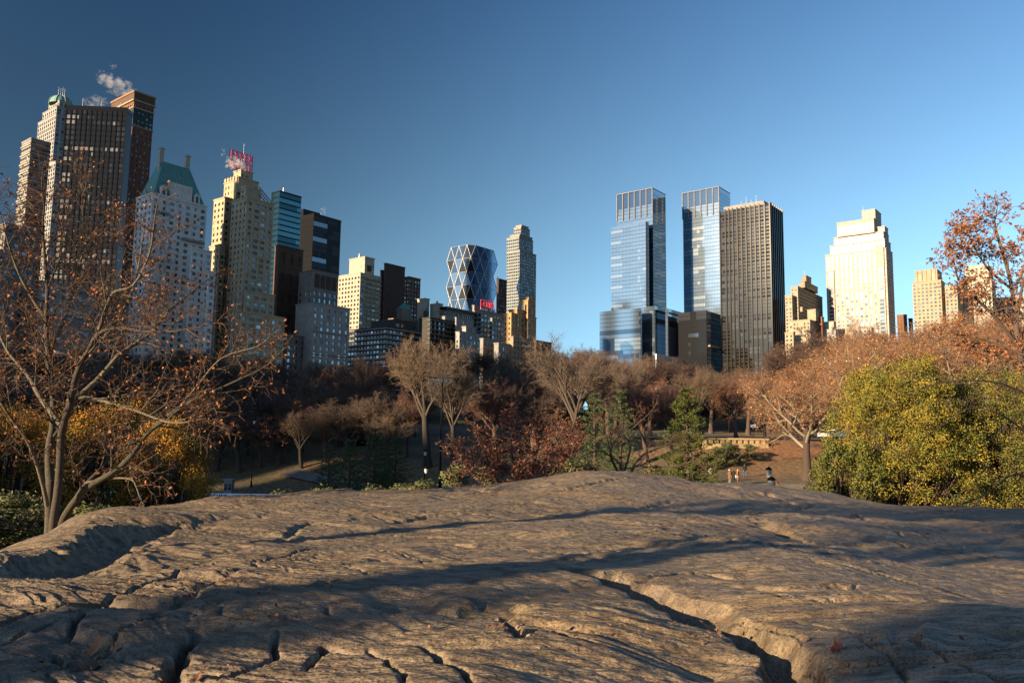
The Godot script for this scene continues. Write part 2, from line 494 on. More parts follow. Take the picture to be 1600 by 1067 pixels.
func make_rock() -> void:
	var X := -1.5
	while X < 1.5:
		rock_x.append(X)
		X += 0.0023 if absf(X) < 0.68 else (0.008 if absf(X) < 0.85 else 0.03)
	var f := 0.5
	while f < 42.0:
		rock_f.append(f)
		f *= 1.012 if f < 3.2 else (1.004 if f < 8.5 else (1.0062 if f < 27.0 else 1.02))
	var w := rock_x.size(); var h := rock_f.size()
	rock_h.resize(w * h); rock_c.resize(w * h); rock_s.resize(w * h)
	# joints, gullies and pits that the photograph shows
	carve([[900, 893], [960, 905], [1030, 930], [1080, 965], [1150, 990], [1210, 1020], [1290, 1075]], 0.14, 0.24)
	carve([[1030, 930], [1100, 945], [1150, 985]], 0.14, 0.12)
	carve([[1186, 813], [1214, 824], [1262, 846], [1280, 852]], 0.20, 0.26)
	carve([[1190, 815], [1208, 822]], 0.3, 0.3)
	carve([[30, 897], [100, 880], [150, 864], [185, 836], [230, 823], [340, 814]], 0.42, 0.24)
	carve([[130, 958], [170, 930], [250, 906], [310, 888], [380, 882], [440, 870], [520, 856], [610, 847]], 0.035, 0.06)
	carve([[250, 955], [290, 935], [330, 912], [365, 898]], 0.11, 0.15, 0.06)
	carve([[480, 926], [535, 914]], 0.10, 0.14)
	carve([[540, 884], [575, 908]], 0.06, 0.08)
	carve([[560, 962], [700, 958], [780, 968], [832, 962]], 0.07, 0.12, 0.06)
	carve([[795, 965], [806, 1002], [850, 985], [885, 1002], [925, 1012]], 0.05, 0.09)
	carve([[655, 1003], [690, 1030], [745, 1070]], 0.04, 0.08)
	carve([[580, 1003], [620, 1040], [645, 1070]], 0.03, 0.06)
	carve([[-20, 985], [45, 952], [110, 941], [165, 935], [230, 945]], 0.055, 0.12)
	carve([[95, 1005], [130, 962], [165, 940]], 0.045, 0.10)
	carve([[0, 1012], [60, 985], [100, 968]], 0.04, 0.09)
	carve([[262, 1070], [288, 1012], [300, 985]], 0.075, 0.16)
	carve([[432, 985], [426, 1016], [395, 1040], [330, 1055]], 0.035, 0.09)
	carve([[505, 955], [515, 965]], 0.05, 0.08)
	carve([[470, 1040], [510, 1000], [570, 1005]], 0.04, 0.08)
	carve([[118, 1010], [134, 1016]], 0.17, 0.17)
	carve([[60, 1050], [110, 1035], [150, 1040]], 0.08, 0.10)
	carve([[1240, 978], [1350, 995], [1450, 1012], [1530, 1040], [1580, 1067]], 0.02, 0.05)
	carve([[1380, 1013], [1440, 1012], [1600, 1022]], 0.025, 0.05, 0.04)
	carve([[1340, 1000], [1400, 1030], [1420, 1065]], 0.03, 0.05)
	carve([[1130, 960], [1200, 985], [1260, 1010]], 0.05, 0.06)
	carve([[1366, 836], [1400, 850], [1428, 862]], 0.07, 0.12)
	carve([[1402, 831], [1412, 842]], 0.09, 0.10)
	carve([[1455, 858], [1480, 855]], 0.05, 0.08)
	carve([[1470, 838], [1530, 868], [1595, 888]], 0.025, 0.06)
	carve([[1500, 826], [1555, 832], [1610, 846]], 0.10, 0.14, 0.1)
	carve([[1325, 812], [1340, 806], [1355, 814]], 0.10, 0.14)
	carve([[1160, 771], [1200, 775], [1232, 786], [1252, 793]], 0.10, 0.16)
	carve([[1195, 782], [1240, 797], [1290, 792]], 0.08, 0.12)
	carve([[1225, 775], [1262, 786], [1285, 782]], 0.09, 0.13)
	carve([[1048, 744], [1092, 753], [1150, 763]], 0.25, 0.2, 0.25)
	carve([[860, 770], [930, 757], [990, 752]], 0.12, 0.12)
	carve([[600, 818], [670, 808], [745, 805]], 0.13, 0.10)
	carve([[700, 852], [745, 856]], 0.07, 0.08)
	carve([[860, 803], [960, 797], [1065, 783]], 0.12, 0.10)
	carve([[905, 868], [960, 872]], 0.1, 0.08)
	carve([[740, 762], [765, 770]], 0.2, 0.2)
	carve([[910, 900], [930, 903], [965, 895]], 0.12, 0.2)
	carve([[350, 783], [380, 781]], 0.15, 0.12)
	carve([[430, 845], [470, 822], [500, 820]], 0.12, 0.08)
	carve([[1045, 850], [1110, 838], [1150, 846]], 0.1, 0.08)
	carve([[1000, 905], [1090, 893], [1180, 900]], 0.05, 0.06)
	var nz := FastNoiseLite.new()
	nz.seed = 41; nz.frequency = 0.3; nz.fractal_octaves = 3; nz.fractal_gain = 0.38
	var st := FastNoiseLite.new()
	st.seed = 42; st.frequency = 1.0; st.fractal_octaves = 4
	var rg := FastNoiseLite.new()
	rg.seed = 43; rg.frequency = 0.55; rg.fractal_type = FastNoiseLite.FRACTAL_RIDGED; rg.fractal_octaves = 3
	var fn := FastNoiseLite.new()
	fn.seed = 44; fn.frequency = 5.0; fn.fractal_octaves = 4
	var cl := FastNoiseLite.new()
	cl.seed = 45; cl.noise_type = FastNoiseLite.TYPE_CELLULAR; cl.frequency = 0.5; cl.cellular_return_type = FastNoiseLite.RETURN_DISTANCE2_SUB; cl.fractal_type = FastNoiseLite.FRACTAL_NONE
	var b := MB.new()
	b.v.resize(w * h); b.n.resize(w * h); b.c.resize(w * h)
	for j in h:
		var ff := rock_f[j]
		for i in w:
			var k := j * w + i
			var x := rock_x[i] * ff
			var y := rock_base(rock_x[i], ff)
			var wx := nz.get_noise_2d(x + 50, ff) * 0.6
			var a := x * 0.86 - ff * 0.5 + wx          # along the bedding
			var c := x * 0.5 + ff * 0.86 + wx          # across it
			y += nz.get_noise_2d(x, ff) * 0.11 * minf(1.0, 0.45 + ff * 0.06)
			y += st.get_noise_2d(a * 0.14, c * 1.5) * 0.055
			var rr := rg.get_noise_2d(a * 0.45, c * 1.1)
			y -= maxf(0.0, rr - 0.62) * 0.09
			y += fn.get_noise_2d(x, ff) * 0.006
			var ph := c * 1.9 + 1.1 * nz.get_noise_2d(x * 0.9 + 70, ff * 0.9) + 0.35 * st.get_noise_2d(x * 0.8, ff * 0.8)
			var lay := sstep(-0.05, 0.35, nz.get_noise_2d(x * 0.55 + 500, ff * 0.55 - 90))
			y += (ph - floorf(ph)) * 0.03 * lay
			var p2 := c * 6.1 + a * 0.4 + 1.6 * nz.get_noise_2d(x * 1.3 + 20, ff * 1.3)
			y += (p2 - floorf(p2)) * 0.009 * (0.35 + lay)
			var joint := cl.get_noise_2d(a * 0.62 + st.get_noise_2d(x * 2.0, ff * 2.0) * 0.25, c * 1.5) + 1.0
			var gate := sstep(-0.05, 0.3, nz.get_noise_2d(x * 0.7 + 300, ff * 0.7)) * 0.75 
			y -= 0.035 * (0.15 + gate) * pow(maxf(0.0, 1.0 - joint / 0.022), 0.8)
			y -= rock_c[k] + rock_s[k]
			rock_h[k] = y
			b.v[k] = Vector3(x, y, -ff)
			var tone := 1.0 + 0.22 * nz.get_noise_2d(x * 1.9 + 200, ff * 1.9)
			var warm := nz.get_noise_2d(x * 0.8 - 80, ff * 0.8 + 30)
			b.c[k] = Color(tone * (1.0 + 0.10 * warm), tone, tone * (0.95 - 0.12 * warm))
	for j in h - 1:
		for i in w - 1:
			var q := j * w + i
			b.ix.append(q); b.ix.append(q + w); b.ix.append(q + 1)
			b.ix.append(q + 1); b.ix.append(q + w); b.ix.append(q + w + 1)
	normals(b, w, h)
	solo("rock_outcrop", b.mesh(M.rock), "broad grey brown bedrock outcrop with cracks and smooth humps", "rock", "structure")

# ---------------------------------------------------------------- the city
var wrng := RandomNumberGenerator.new()
func style(wall: Material, bw: float, fh: float, ww: float, wh: float, opt := {}) -> Dictionary:
	var d := {"wall": wall, "bw": bw, "fh": fh, "ww": ww, "wh": wh, "rec": 0.35, "panes": M.panes, "bot": 0.0, "top": 1.2, "ind": true, "pat": [1.0], "band": 0}
	d.merge(opt, true)
	return d
func pick(list: Array) -> Material:
	var r := wrng.randf()
	for p in list:
		r -= p[1]
		if r <= 0:
			return p[0]
	return list[0][0]
func facade(b: Dictionary, wall: MB, o: Vector3, t: Vector3, W: float, y0: float, y1: float, st) -> void:
	var nrm := t.cross(Vector3.UP)
	var P := func(a: float, y: float, back := 0.0) -> Vector3: return o + t * a + Vector3(0, y, 0) - nrm * back
	if st == null or st.is_empty() or W < 1.5:
		wall.quad(P.call(0, y0), P.call(W, y0), P.call(W, y1), P.call(0, y1))
		return
	var hh: float = y1 - y0 - st.bot - st.top
	var nf := maxi(1, roundi(hh / st.fh))
	var nb := maxi(1, roundi(W / st.bw))
	var bw := W / nb
	var fh := hh / nf
	var yb: float = y0 + st.bot
	if st.bot > 0:
		wall.quad(P.call(0, y0), P.call(W, y0), P.call(W, yb), P.call(0, yb))
	wall.quad(P.call(0, y1 - st.top), P.call(W, y1 - st.top), P.call(W, y1), P.call(0, y1))
	var wh: float = fh * st.wh
	var sill := (fh - wh) * 0.55
	for k in nf:
		var ya := yb + k * fh
		var w0 := ya + sill
		var w1 := w0 + wh
		if sill > 0.02:
			wall.quad(P.call(0, ya), P.call(W, ya), P.call(W, w0), P.call(0, w0))
			wall.quad(P.call(0, w1), P.call(W, w1), P.call(W, ya + fh), P.call(0, ya + fh))
		var row_mat: Material = pick(st.panes)
		if st.band > 0 and wrng.randf() < 0.2:
			row_mat = pick(st.panes)
		var from := 0.0
		for i in nb:
			var ww: float = bw * minf(0.985, st.ww * st.pat[i % st.pat.size()])
			var a0 := i * bw + (bw - ww) / 2
			var a1 := a0 + ww
			if st.pat[i % st.pat.size()] <= 0.0:
				continue
			wall.quad(P.call(from, w0), P.call(a0, w0), P.call(a0, w1), P.call(from, w1))
			from = a1
			var r: float = st.rec
			wall.quad(P.call(a0, w0), P.call(a1, w0), P.call(a1, w0, r), P.call(a0, w0, r))
			wall.quad(P.call(a0, w1, r), P.call(a1, w1, r), P.call(a1, w1), P.call(a0, w1))
			wall.quad(P.call(a0, w0), P.call(a0, w0, r), P.call(a0, w1, r), P.call(a0, w1))
			wall.quad(P.call(a1, w0, r), P.call(a1, w0), P.call(a1, w1), P.call(a1, w1, r))
			var m: Material = row_mat if st.band > 0 and wrng.randf() < 0.6 else pick(st.panes)
			b.win.append([Transform3D(Basis(t * ww, Vector3.UP * wh, nrm), P.call((a0 + a1) / 2, (w0 + w1) / 2, r)), m, st.ind])
		wall.quad(P.call(from, w0), P.call(W, w0), P.call(W, w1), P.call(from, w1))
func building(called: String, label: String, group := "") -> Dictionary:
	return {"called": called, "label": label, "group": group, "node": null, "win": [], "turn": GRID_TURN}
func place(b: Dictionary, p: Vector3) -> void:
	if b.node == null:
		b.node = thing(b.called, b.label, "building", Vector3(p.x, 10.5, p.z), b.turn, b.group)
func reach(c: Vector3, dir: Vector3, u: float, v: float) -> float:
	var r := ray(u, v)
	var e := Vector2(EYE.x - c.x, EYE.z - c.z)
	var r2 := Vector2(r.x, r.z)
	var d2 := Vector2(dir.x, dir.z)
	return e.cross(r2) / d2.cross(r2)
func span(b: Dictionary, xl: float, xc: float, xr: float, yt: float, d: float, opt := {}) -> Dictionary:
	var c := at(xc, yt, d)
	place(b, c)
	var g := Basis(Vector3.UP, deg_to_rad(b.turn))
	var we: float = opt.get("ew", 22.0)
	if xl < xc - 0.4:
		we = absf(reach(c, -g.z, xl, yt))
	var wn: float = opt.get("nw", 22.0)
	if xr > xc + 0.4:
		wn = absf(reach(c, g.x, xr, yt))
	we = minf(we, opt.get("emax", 90.0)); wn = minf(wn, opt.get("nmax", 140.0))
	var l: Vector3 = b.node.transform.affine_inverse() * c
	var y0: float = 0.0
	if opt.has("vb"):
		y0 = (b.node.transform.affine_inverse() * at(xc, opt.vb, d)).y
	return {"x0": l.x, "x1": l.x + wn, "z0": l.z - we, "z1": l.z, "y0": y0, "y1": l.y}
func raise(b: Dictionary, s: Dictionary, sn, se, wallmat: Material, called := "wall", roof := true, cope := 0.7) -> void:
	var w := MB.new()
	facade(b, w, Vector3(s.x0, 0, s.z1), Vector3.RIGHT, s.x1 - s.x0, s.y0, s.y1, sn)
	facade(b, w, Vector3(s.x0, 0, s.z0), Vector3.BACK, s.z1 - s.z0, s.y0, s.y1, se)
	w.quad(Vector3(s.x1, s.y0, s.z0), Vector3(s.x0, s.y0, s.z0), Vector3(s.x0, s.y1, s.z0), Vector3(s.x1, s.y1, s.z0))
	w.quad(Vector3(s.x1, s.y0, s.z1), Vector3(s.x1, s.y0, s.z0), Vector3(s.x1, s.y1, s.z0), Vector3(s.x1, s.y1, s.z1))
	part(called, w.mesh(wallmat), b.node)
	# an opaque core behind the panes and a roof deck
	if roof:
		var r := MB.new()
		r.box(Vector3(s.x0 + 0.5, s.y1 - 0.45, s.z0 + 0.5), Vector3(s.x1 - 0.5, s.y1 - 0.1, s.z1 - 0.5))
		part("roof", r.mesh(M.roof_gravel), b.node)
	if cope > 0:
		var p := MB.new()
		var e := 0.3
		p.box(Vector3(s.x0 - e, s.y1, s.z1 - 0.5), Vector3(s.x1 + e, s.y1 + cope, s.z1 + e))
		p.box(Vector3(s.x0 - e, s.y1, s.z0 - e), Vector3(s.x1 + e, s.y1 + cope, s.z0 + 0.5))
		p.box(Vector3(s.x0 - e, s.y1 + 0.004, s.z0 + 0.5), Vector3(s.x0 + 0.5, s.y1 + cope - 0.004, s.z1 - 0.5))
		p.box(Vector3(s.x1 - 0.5, s.y1 + 0.004, s.z0 + 0.5), Vector3(s.x1 + e, s.y1 + cope - 0.004, s.z1 - 0.5))
		part("parapet", p.mesh(wallmat), b.node)
func blk(b: Dictionary, xl: float, xc: float, xr: float, yt: float, d: float, sn, se, wallmat: Material, opt := {}) -> Dictionary:
	var s := span(b, xl, xc, xr, yt, d, opt)
	raise(b, s, sn, se, wallmat, opt.get("called", "wall"), true, opt.get("cope", 0.7))
	return s
func finish(b: Dictionary) -> Node3D:
	var left := {}
	var n := 0
	for w in b.win:
		if w[2] and n < 300:
			var o := MeshInstance3D.new()
			o.name = "window"
			o.mesh = unit_pane
			o.material_override = w[1]
			o.transform = w[0]
			b.node.add_child(o, true)
			n += 1
		else:
			if not left.has(w[1]):
				left[w[1]] = MB.new()
			var t: Transform3D = w[0]
			left[w[1]].quad(t * Vector3(-.5, -.5, 0), t * Vector3(.5, -.5, 0), t * Vector3(.5, .5, 0), t * Vector3(-.5, .5, 0))
	if left.size():
		var am := ArrayMesh.new()
		for m in left:
			left[m].into(am, m)
		part("window_rows", am, b.node, "stuff")
	return b.node
func boxpart(b: Dictionary, called: String, lo: Vector3, hi: Vector3, m: Material) -> void:
	var w := MB.new()
	w.box(lo, hi)
	part(called, w.mesh(m), b.node)
func rooftop(b: Dictionary, s: Dictionary, seed_: int, n: int, m: Material) -> void:      # tanks, lift houses, cooling units
	var r := RandomNumberGenerator.new()
	r.seed = seed_
	var w: float = s.x1 - s.x0
	var d: float = s.z1 - s.z0
	for i in n:
		var cx: float = s.x0 + w * r.randf_range(0.2, 0.75)
		var cz: float = s.z0 + d * r.randf_range(0.3, 0.8)
		var k := r.randf_range(0.08, 0.16) * minf(w, 40.0)
		boxpart(b, "lift_house" if i == 0 else "cooling_unit", Vector3(cx - k, s.y1 - 0.05, cz - k), Vector3(cx + k, s.y1 + r.randf_range(1.5, 4.5), cz + k * 0.8), m)
func mast(b: Dictionary, p: Vector3, h: float, r := 0.16) -> void:
	var w := MB.new()
	w.tube(PackedVector3Array([p, p + Vector3(0, h, 0)]), PackedFloat32Array([r, r * 0.5]), 5, Color.WHITE, true)
	part("mast", w.mesh(M.steel), b.node)
# a glass curtain: one strip of panes per floor, in four shared variants
func curtain(b: Dictionary, o: Vector3, t: Vector3, W: float, y0: float, y1: float, fh: float, bw: float, mats: Array, spandrel: Material, gap := 0.28, clump := 0.5) -> void:
	var nrm := t.cross(Vector3.UP)
	var nf := maxi(1, roundi((y1 - y0) / fh))
	var h := (y1 - y0) / nf
	var nb := maxi(1, roundi(W / bw))
	var variants := []
	for k in 9:
		var by := {}
		var m: Material = pick(mats)
		for i in nb:
			if wrng.randf() > clump:
				m = pick(mats)
			if not by.has(m):
				by[m] = MB.new()
			var a := W / nb * i + 0.06
			var e := W / nb * (i + 1) - 0.06
			by[m].quad(t * a + Vector3(0, gap, 0) + nrm * 0.1, t * e + Vector3(0, gap, 0) + nrm * 0.1, t * e + Vector3(0, h, 0) + nrm * 0.1, t * a + Vector3(0, h, 0) + nrm * 0.1)
		var am := ArrayMesh.new()
		for q in by:
			by[q].into(am, q)
		variants.append(am)
	var w := MB.new()
	w.quad(o + Vector3(0, y0, 0), o + t * W + Vector3(0, y0, 0), o + t * W + Vector3(0, y1, 0), o + Vector3(0, y1, 0))
	part("spandrel_wall", w.mesh(spandrel), b.node)
	for k in nf:
		var p := part("glass_band", variants[wrng.randi() % 9], b.node)
		p.position = o + Vector3(0, y0 + k * h, 0)
func shell(b: Dictionary, s: Dictionary, m: Material) -> void:      # the two far sides and the roof of a curtain-walled block
	var w := MB.new()
	w.quad(Vector3(s.x1, s.y0, s.z0), Vector3(s.x0, s.y0, s.z0), Vector3(s.x0, s.y1, s.z0), Vector3(s.x1, s.y1, s.z0))
	w.quad(Vector3(s.x1, s.y0, s.z1), Vector3(s.x1, s.y0, s.z0), Vector3(s.x1, s.y1, s.z0), Vector3(s.x1, s.y1, s.z1))
	w.quad(Vector3(s.x0, s.y1, s.z1), Vector3(s.x1, s.y1, s.z1), Vector3(s.x1, s.y1, s.z0), Vector3(s.x0, s.y1, s.z0))
	part("rear_wall", w.mesh(m), b.node)
func glassblock(b: Dictionary, s: Dictionary, fh: float, bw: float, mn: Array, me: Array, sp: Material, gap := 0.28, clump := 0.5) -> void:
	shell(b, s, sp)
	curtain(b, Vector3(s.x0, 0, s.z1), Vector3.RIGHT, s.x1 - s.x0, s.y0, s.y1, fh, bw, mn, sp, gap, clump)
	curtain(b, Vector3(s.x0, 0, s.z0), Vector3.BACK, s.z1 - s.z0, s.y0, s.y1, fh, bw, me, sp, gap, clump)
func slabs(b: Dictionary, s: Dictionary, fh: float, out: float, thick: float, m: Material, called := "balcony_slab") -> void:
	var y: float = s.y0 + fh
	while y < s.y1:
		boxpart(b, called, Vector3(s.x0 - out, y, s.z0), Vector3(s.x1, y + thick, s.z1 + out), m)
		y += fh

func make_city() -> void:
	wrng.seed = 9
	var b: Dictionary
	var s: Dictionary
	var s2: Dictionary
	# --- far left group
	b = building("banded_tower", "slim tower with pale balcony bands beside the domed tower")
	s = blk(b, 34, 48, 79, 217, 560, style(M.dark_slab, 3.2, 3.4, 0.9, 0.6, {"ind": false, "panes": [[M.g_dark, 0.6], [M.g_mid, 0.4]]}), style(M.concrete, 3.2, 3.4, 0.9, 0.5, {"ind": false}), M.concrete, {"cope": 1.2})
	slabs(b, s, 3.4 * 2, 0.7, 0.9, M.cream, "balcony_band")
	finish(b)
	b = building("domed_tower", "tall stepped stone tower topped by a green ribbed dome")
	var vs := style(M.tan_stone, 4.2, 3.6, 0.55, 0.72, {"ind": false, "panes": [[M.g_dark, 0.45], [M.g_mid, 0.55]]})
	s = blk(b, 60, 86, 122, 252, 640, vs, vs, M.pale_stone, {"emax": 60.0})
	s = blk(b, 60, 87, 118, 178, 644, vs, vs, M.pale_stone, {"vb": 253})
	s = blk(b, 67, 88, 115, 166, 648, vs, vs, M.pale_stone, {"vb": 179})
	s = blk(b, 76, 92, 113, 157, 652, vs, vs, M.pale_stone, {"vb": 167})
	var dc := Vector3((s.x0 + s.x1) / 2, s.y1, (s.z0 + s.z1) / 2)
	var dr := 9.4
	var w := MB.new()
	var prof := []
	for k in 9:
		var an := PI / 2 * k / 8
		prof.append([dr * cos(an), dr * 0.9 * sin(an)])
	w.lathe(dc, prof, 16)
	part("dome", w.mesh(M.copper), b.node)
	for k in 8:
		w = MB.new()
		var pp := PackedVector3Array(); var rr := PackedFloat32Array()
		for q in 8:
			var an := PI / 2 * q / 8
			pp.append(dc + Vector3(cos(TAU * k / 8) * dr * cos(an) * 1.02, dr * 0.92 * sin(an), sin(TAU * k / 8) * dr * cos(an) * 1.02)); rr.append(0.35)
		w.tube(pp, rr, 4)
		part("dome_rib", w.mesh(M.pale_stone), b.node)
	for k in 4:
		mast(b, dc + Vector3(cos(k * 1.6) * 2.5, dr * 0.86, sin(k * 1.6) * 2.5), 8.0, 0.14)
	finish(b)
	b = building("black_glass_tower", "black glass tower with scattered pale blinds in front of the red brick tower")
	b.turn = 4.0
	s = span(b, 103, 103, 198, 171, 500, {"ew": 9.0})
	var blk_n := [[M.g_black1, 0.56], [M.g_black2, 0.22], [M.g_dim, 0.22]]
	glassblock(b, s, 3.55, 1.35, blk_n, [[M.g_black1, 1.0]], M.black_metal, 1.25, 0.7)
	boxpart(b, "crown", Vector3(s.x0 - 0.2, s.y1, s.z0), Vector3(s.x1 + 0.2, s.y1 + 3.0, s.z1 + 0.2), M.black_metal)
	for k in 13:
		var mx: float = s.x0 + (s.x1 - s.x0) * k / 12.0
		boxpart(b, "mullion_pier", Vector3(mx - 0.4, 0, s.z1 + 0.11), Vector3(mx + 0.4, s.y1, s.z1 + 0.4), M.black_metal)
	for k in 3:
		mast(b, Vector3(s.x0 + 8 + k * 12, s.y1 + 3, s.z1 - 4), 7.0 - k)
	finish(b)
	b = building("red_brick_tower", "slender red brick tower with an orange cornice and dark green upper floors")
	var rb := style(M.red_brick, 3.0, 3.5, 0.5, 0.5, {"ind": true, "panes": [[M.g_dark, 0.5], [M.g_mid, 0.4], [M.g_blind, 0.1]]})
	s = blk(b, 172, 206, 238, 196, 530, rb, rb, M.red_brick, {"cope": 0.0})
	s2 = s.duplicate(); s2.y0 = s.y1; s2.y1 = s.y1 + 13
	var gb := style(M.green_band, 3.0, 3.3, 0.55, 0.55, {"ind": true})
	raise(b, s2, gb, gb, M.green_band, "green_storeys", true, 0.0)
	s2 = s.duplicate(); s2.y0 = s.y1 + 13; s2.y1 = s.y1 + 18
	raise(b, s2, rb, rb, M.red_brick, "top_storeys", true, 0.0)
	for k in [[0.0, 0.7, 0.5], [13.0, 0.7, 0.5], [18.0, 0.9, 1.0]]:
		boxpart(b, "stone_belt", Vector3(s.x0 - k[2], s.y1 + k[0] - 0.1, s.z0 - k[2]), Vector3(s.x1 + k[2], s.y1 + k[0] + k[1], s.z1 + k[2]), M.buff)
	boxpart(b, "crown", Vector3(s.x0 - 0.4, s.y1 + 18.9, s.z0 - 0.4), Vector3(s.x1 + 0.4, s.y1 + 24.0, s.z1 + 0.4), M.brown_brick)
	boxpart(b, "cornice", Vector3(s.x0 - 0.9, s.y1 + 24.0, s.z0 - 0.9), Vector3(s.x1 + 0.9, s.y1 + 25.2, s.z1 + 0.9), M.orange_brick)
	finish(b)
	# --- white hotel with the copper roof
	b = building("copper_roof_hotel", "white brick hotel with a steep green copper roof and two tall chimneys")
	var ws := style(M.white_brick, 4.4, 3.3, 0.5, 0.52, {"ind": true, "panes": [[M.g_dark, 0.5], [M.g_mid, 0.4], [M.g_blind, 0.1]], "pat": [1.0, 0.65]})
	s = blk(b, 213, 238, 324, 303, 385, ws, ws, M.white_brick, {"cope": 0.9})
	var hs := s
	blk(b, 324, 326, 336, 425, 390, ws, ws, M.white_brick, {"ew": 24.0})
	blk(b, 298, 299, 331, 388, 389, ws, ws, M.white_brick, {"ew": 10.0})
	w = MB.new()
	var hx: float = s.x1 - s.x0
	var hz_: float = s.z1 - s.z0
	var e0 := Vector3(s.x0 + 0.6, s.y1, s.z1 - 0.6); var e1 := Vector3(s.x1 - 0.6, s.y1, s.z1 - 0.6)
	var e2 := Vector3(s.x1 - 0.6, s.y1, s.z0 + 0.6); var e3 := Vector3(s.x0 + 0.6, s.y1, s.z0 + 0.6)
	var rh := 20.0
	var t0 := Vector3(s.x0 + hx * 0.24, s.y1 + rh, s.z1 - hz_ * 0.36); var t1 := Vector3(s.x1 - hx * 0.26, s.y1 + rh, s.z1 - hz_ * 0.36)
	var t2 := Vector3(s.x1 - hx * 0.26, s.y1 + rh, s.z0 + hz_ * 0.36); var t3 := Vector3(s.x0 + hx * 0.24, s.y1 + rh, s.z0 + hz_ * 0.36)
	w.quad(e0, e1, t1, t0); w.quad(e1, e2, t2, t1); w.quad(e2, e3, t3, t2); w.quad(e3, e0, t0, t3); w.quad(t0, t1, t2, t3)
	part("copper_roof", w.mesh(M.copper), b.node)
	for k in 11:          # standing seams of the roof
		var fr := (k + 0.5) / 11.0
		w = MB.new()
		w.tube(PackedVector3Array([e0.lerp(e1, fr), t0.lerp(t1, fr)]), PackedFloat32Array([0.16, 0.16]), 4)
		part("roof_seam", w.mesh(M.copper), b.node)
	for k in [[t0.x - 0.5, t0.z], [t1.x - 1.0, t1.z]]:
		w = MB.new()
		w.box(Vector3(k[0] - 1.05, s.y1 + rh - 6, k[1] - 2.2), Vector3(k[0] + 1.05, s.y1 + rh + 6.4, k[1] - 0.2))
		w.box(Vector3(k[0] - 1.3, s.y1 + rh + 6.4, k[1] - 2.5), Vector3(k[0] + 1.3, s.y1 + rh + 7.2, k[1] + 0.1))
		part("chimney", w.mesh(M.cream), b.node)
	# gabled wall dormer with round-headed lights beside it
	var gx: float = s.x0 + hx * 0.30
	boxpart(b, "gable_wall", Vector3(gx, s.y1 - 0.4, s.z1 - 8.0), Vector3(gx + hx * 0.40, s.y1 + 8.5, s.z1 + 0.25), M.white_brick)
	for k in [[0.19, 5.0], [0.80, 5.0]]:
		w = MB.new()
		var cx: float = s.x0 + hx * k[0]
		w.box(Vector3(cx - 1.6, s.y1 - 0.3, s.z1 - 4.0), Vector3(cx + 1.6, s.y1 + 4.4, s.z1 + 0.2))
		for q in 6:
			var a0 := PI * q / 6; var a1 := PI * (q + 1) / 6
			w.quad(Vector3(cx, s.y1 + 4.4, s.z1 + 0.2), Vector3(cx + cos(a0) * 1.6, s.y1 + 4.4 + sin(a0) * 1.6, s.z1 + 0.2), Vector3(cx + cos(a1) * 1.6, s.y1 + 4.4 + sin(a1) * 1.6, s.z1 + 0.2), Vector3(cx, s.y1 + 4.4, s.z1 + 0.2))
			w.quad(Vector3(cx + cos(a0) * 1.6, s.y1 + 4.4 + sin(a0) * 1.6, s.z1 + 0.2), Vector3(cx + cos(a0) * 1.6, s.y1 + 4.4 + sin(a0) * 1.6, s.z1 - 4), Vector3(cx + cos(a1) * 1.6, s.y1 + 4.4 + sin(a1) * 1.6, s.z1 - 4), Vector3(cx + cos(a1) * 1.6, s.y1 + 4.4 + sin(a1) * 1.6, s.z1 + 0.2))
		var dm := part("dormer", w.mesh(M.white_brick), b.node)
		w = MB.new()
		w.box(Vector3(cx - 0.7, s.y1 + 0.8, s.z1 + 0.2), Vector3(cx + 0.7, s.y1 + 4.4, s.z1 + 0.26))
		part("pane", w.mesh(M.g_dark), dm)
	for k in [[0.04, 0.30, 9.0], [0.56, 0.97, 20.0], [0.04, 0.25, 33.0]]:
		boxpart(b, "balcony", Vector3(hs.x0 + hx * k[0], hs.y1 - k[2], hs.z1), Vector3(hs.x0 + hx * k[1], hs.y1 - k[2] + 1.2, hs.z1 + 1.6), M.grey_wall)
	finish(b)
	# --- tan hotel with the red roof sign
	b = building("sign_hotel", "tan brick hotel with setbacks carrying a red letter sign on its roof")
	var tp := [[M.g_dark, 0.48], [M.g_mid, 0.40], [M.g_sky, 0.05], [M.g_blind, 0.07]]
	var es := style(M.tan_brick, 3.7, 3.35, 0.46, 0.5, {"panes": tp})
	var en := style(M.tan_brick, 4.6, 3.35, 0.5, 0.5, {"panes": tp, "pat": [0.8, 1.3, 1.3, 0.8]})
	s = blk(b, 362, 386, 428, 309, 417, en, es, M.tan_brick)
	var ms := s
	blk(b, 334, 351, 380, 309, 428, es, es, M.tan_brick, {"emax": 34.0})
	blk(b, 327, 343, 352, 383, 424, es, es, M.tan_brick, {"emax": 40.0})
	blk(b, 350, 366, 380, 283, 431, es, es, M.tan_brick)
	blk(b, 376, 384, 408, 292, 421, null, es, M.tan_brick, {"vb": 310})
	s = blk(b, 351, 372, 404, 277, 430, null, null, M.tan_brick, {"vb": 300})
	for k in 5:     # fluted buttresses on the top block
		boxpart(b, "buttress", Vector3(s.x0 - 0.7, s.y0 - 4, s.z0 + (s.z1 - s.z0) * (0.06 + k * 0.2)), Vector3(s.x0 - 0.002, s.y1 + 1.2, s.z0 + (s.z1 - s.z0) * (0.06 + k * 0.2) + 1.4), M.tan_brick)
	s = blk(b, 365, 376, 395, 266, 433, style(M.tan_brick, 3.0, 4.0, 0.4, 0.5), null, M.tan_brick, {"vb": 278})
	var top := s
	blk(b, 381, 383, 429, 455, 408, en, es, M.tan_brick, {"ew": 14.0})
	blk(b, 372, 375, 445, 488, 402, en, es, M.tan_brick, {"ew": 16.0})
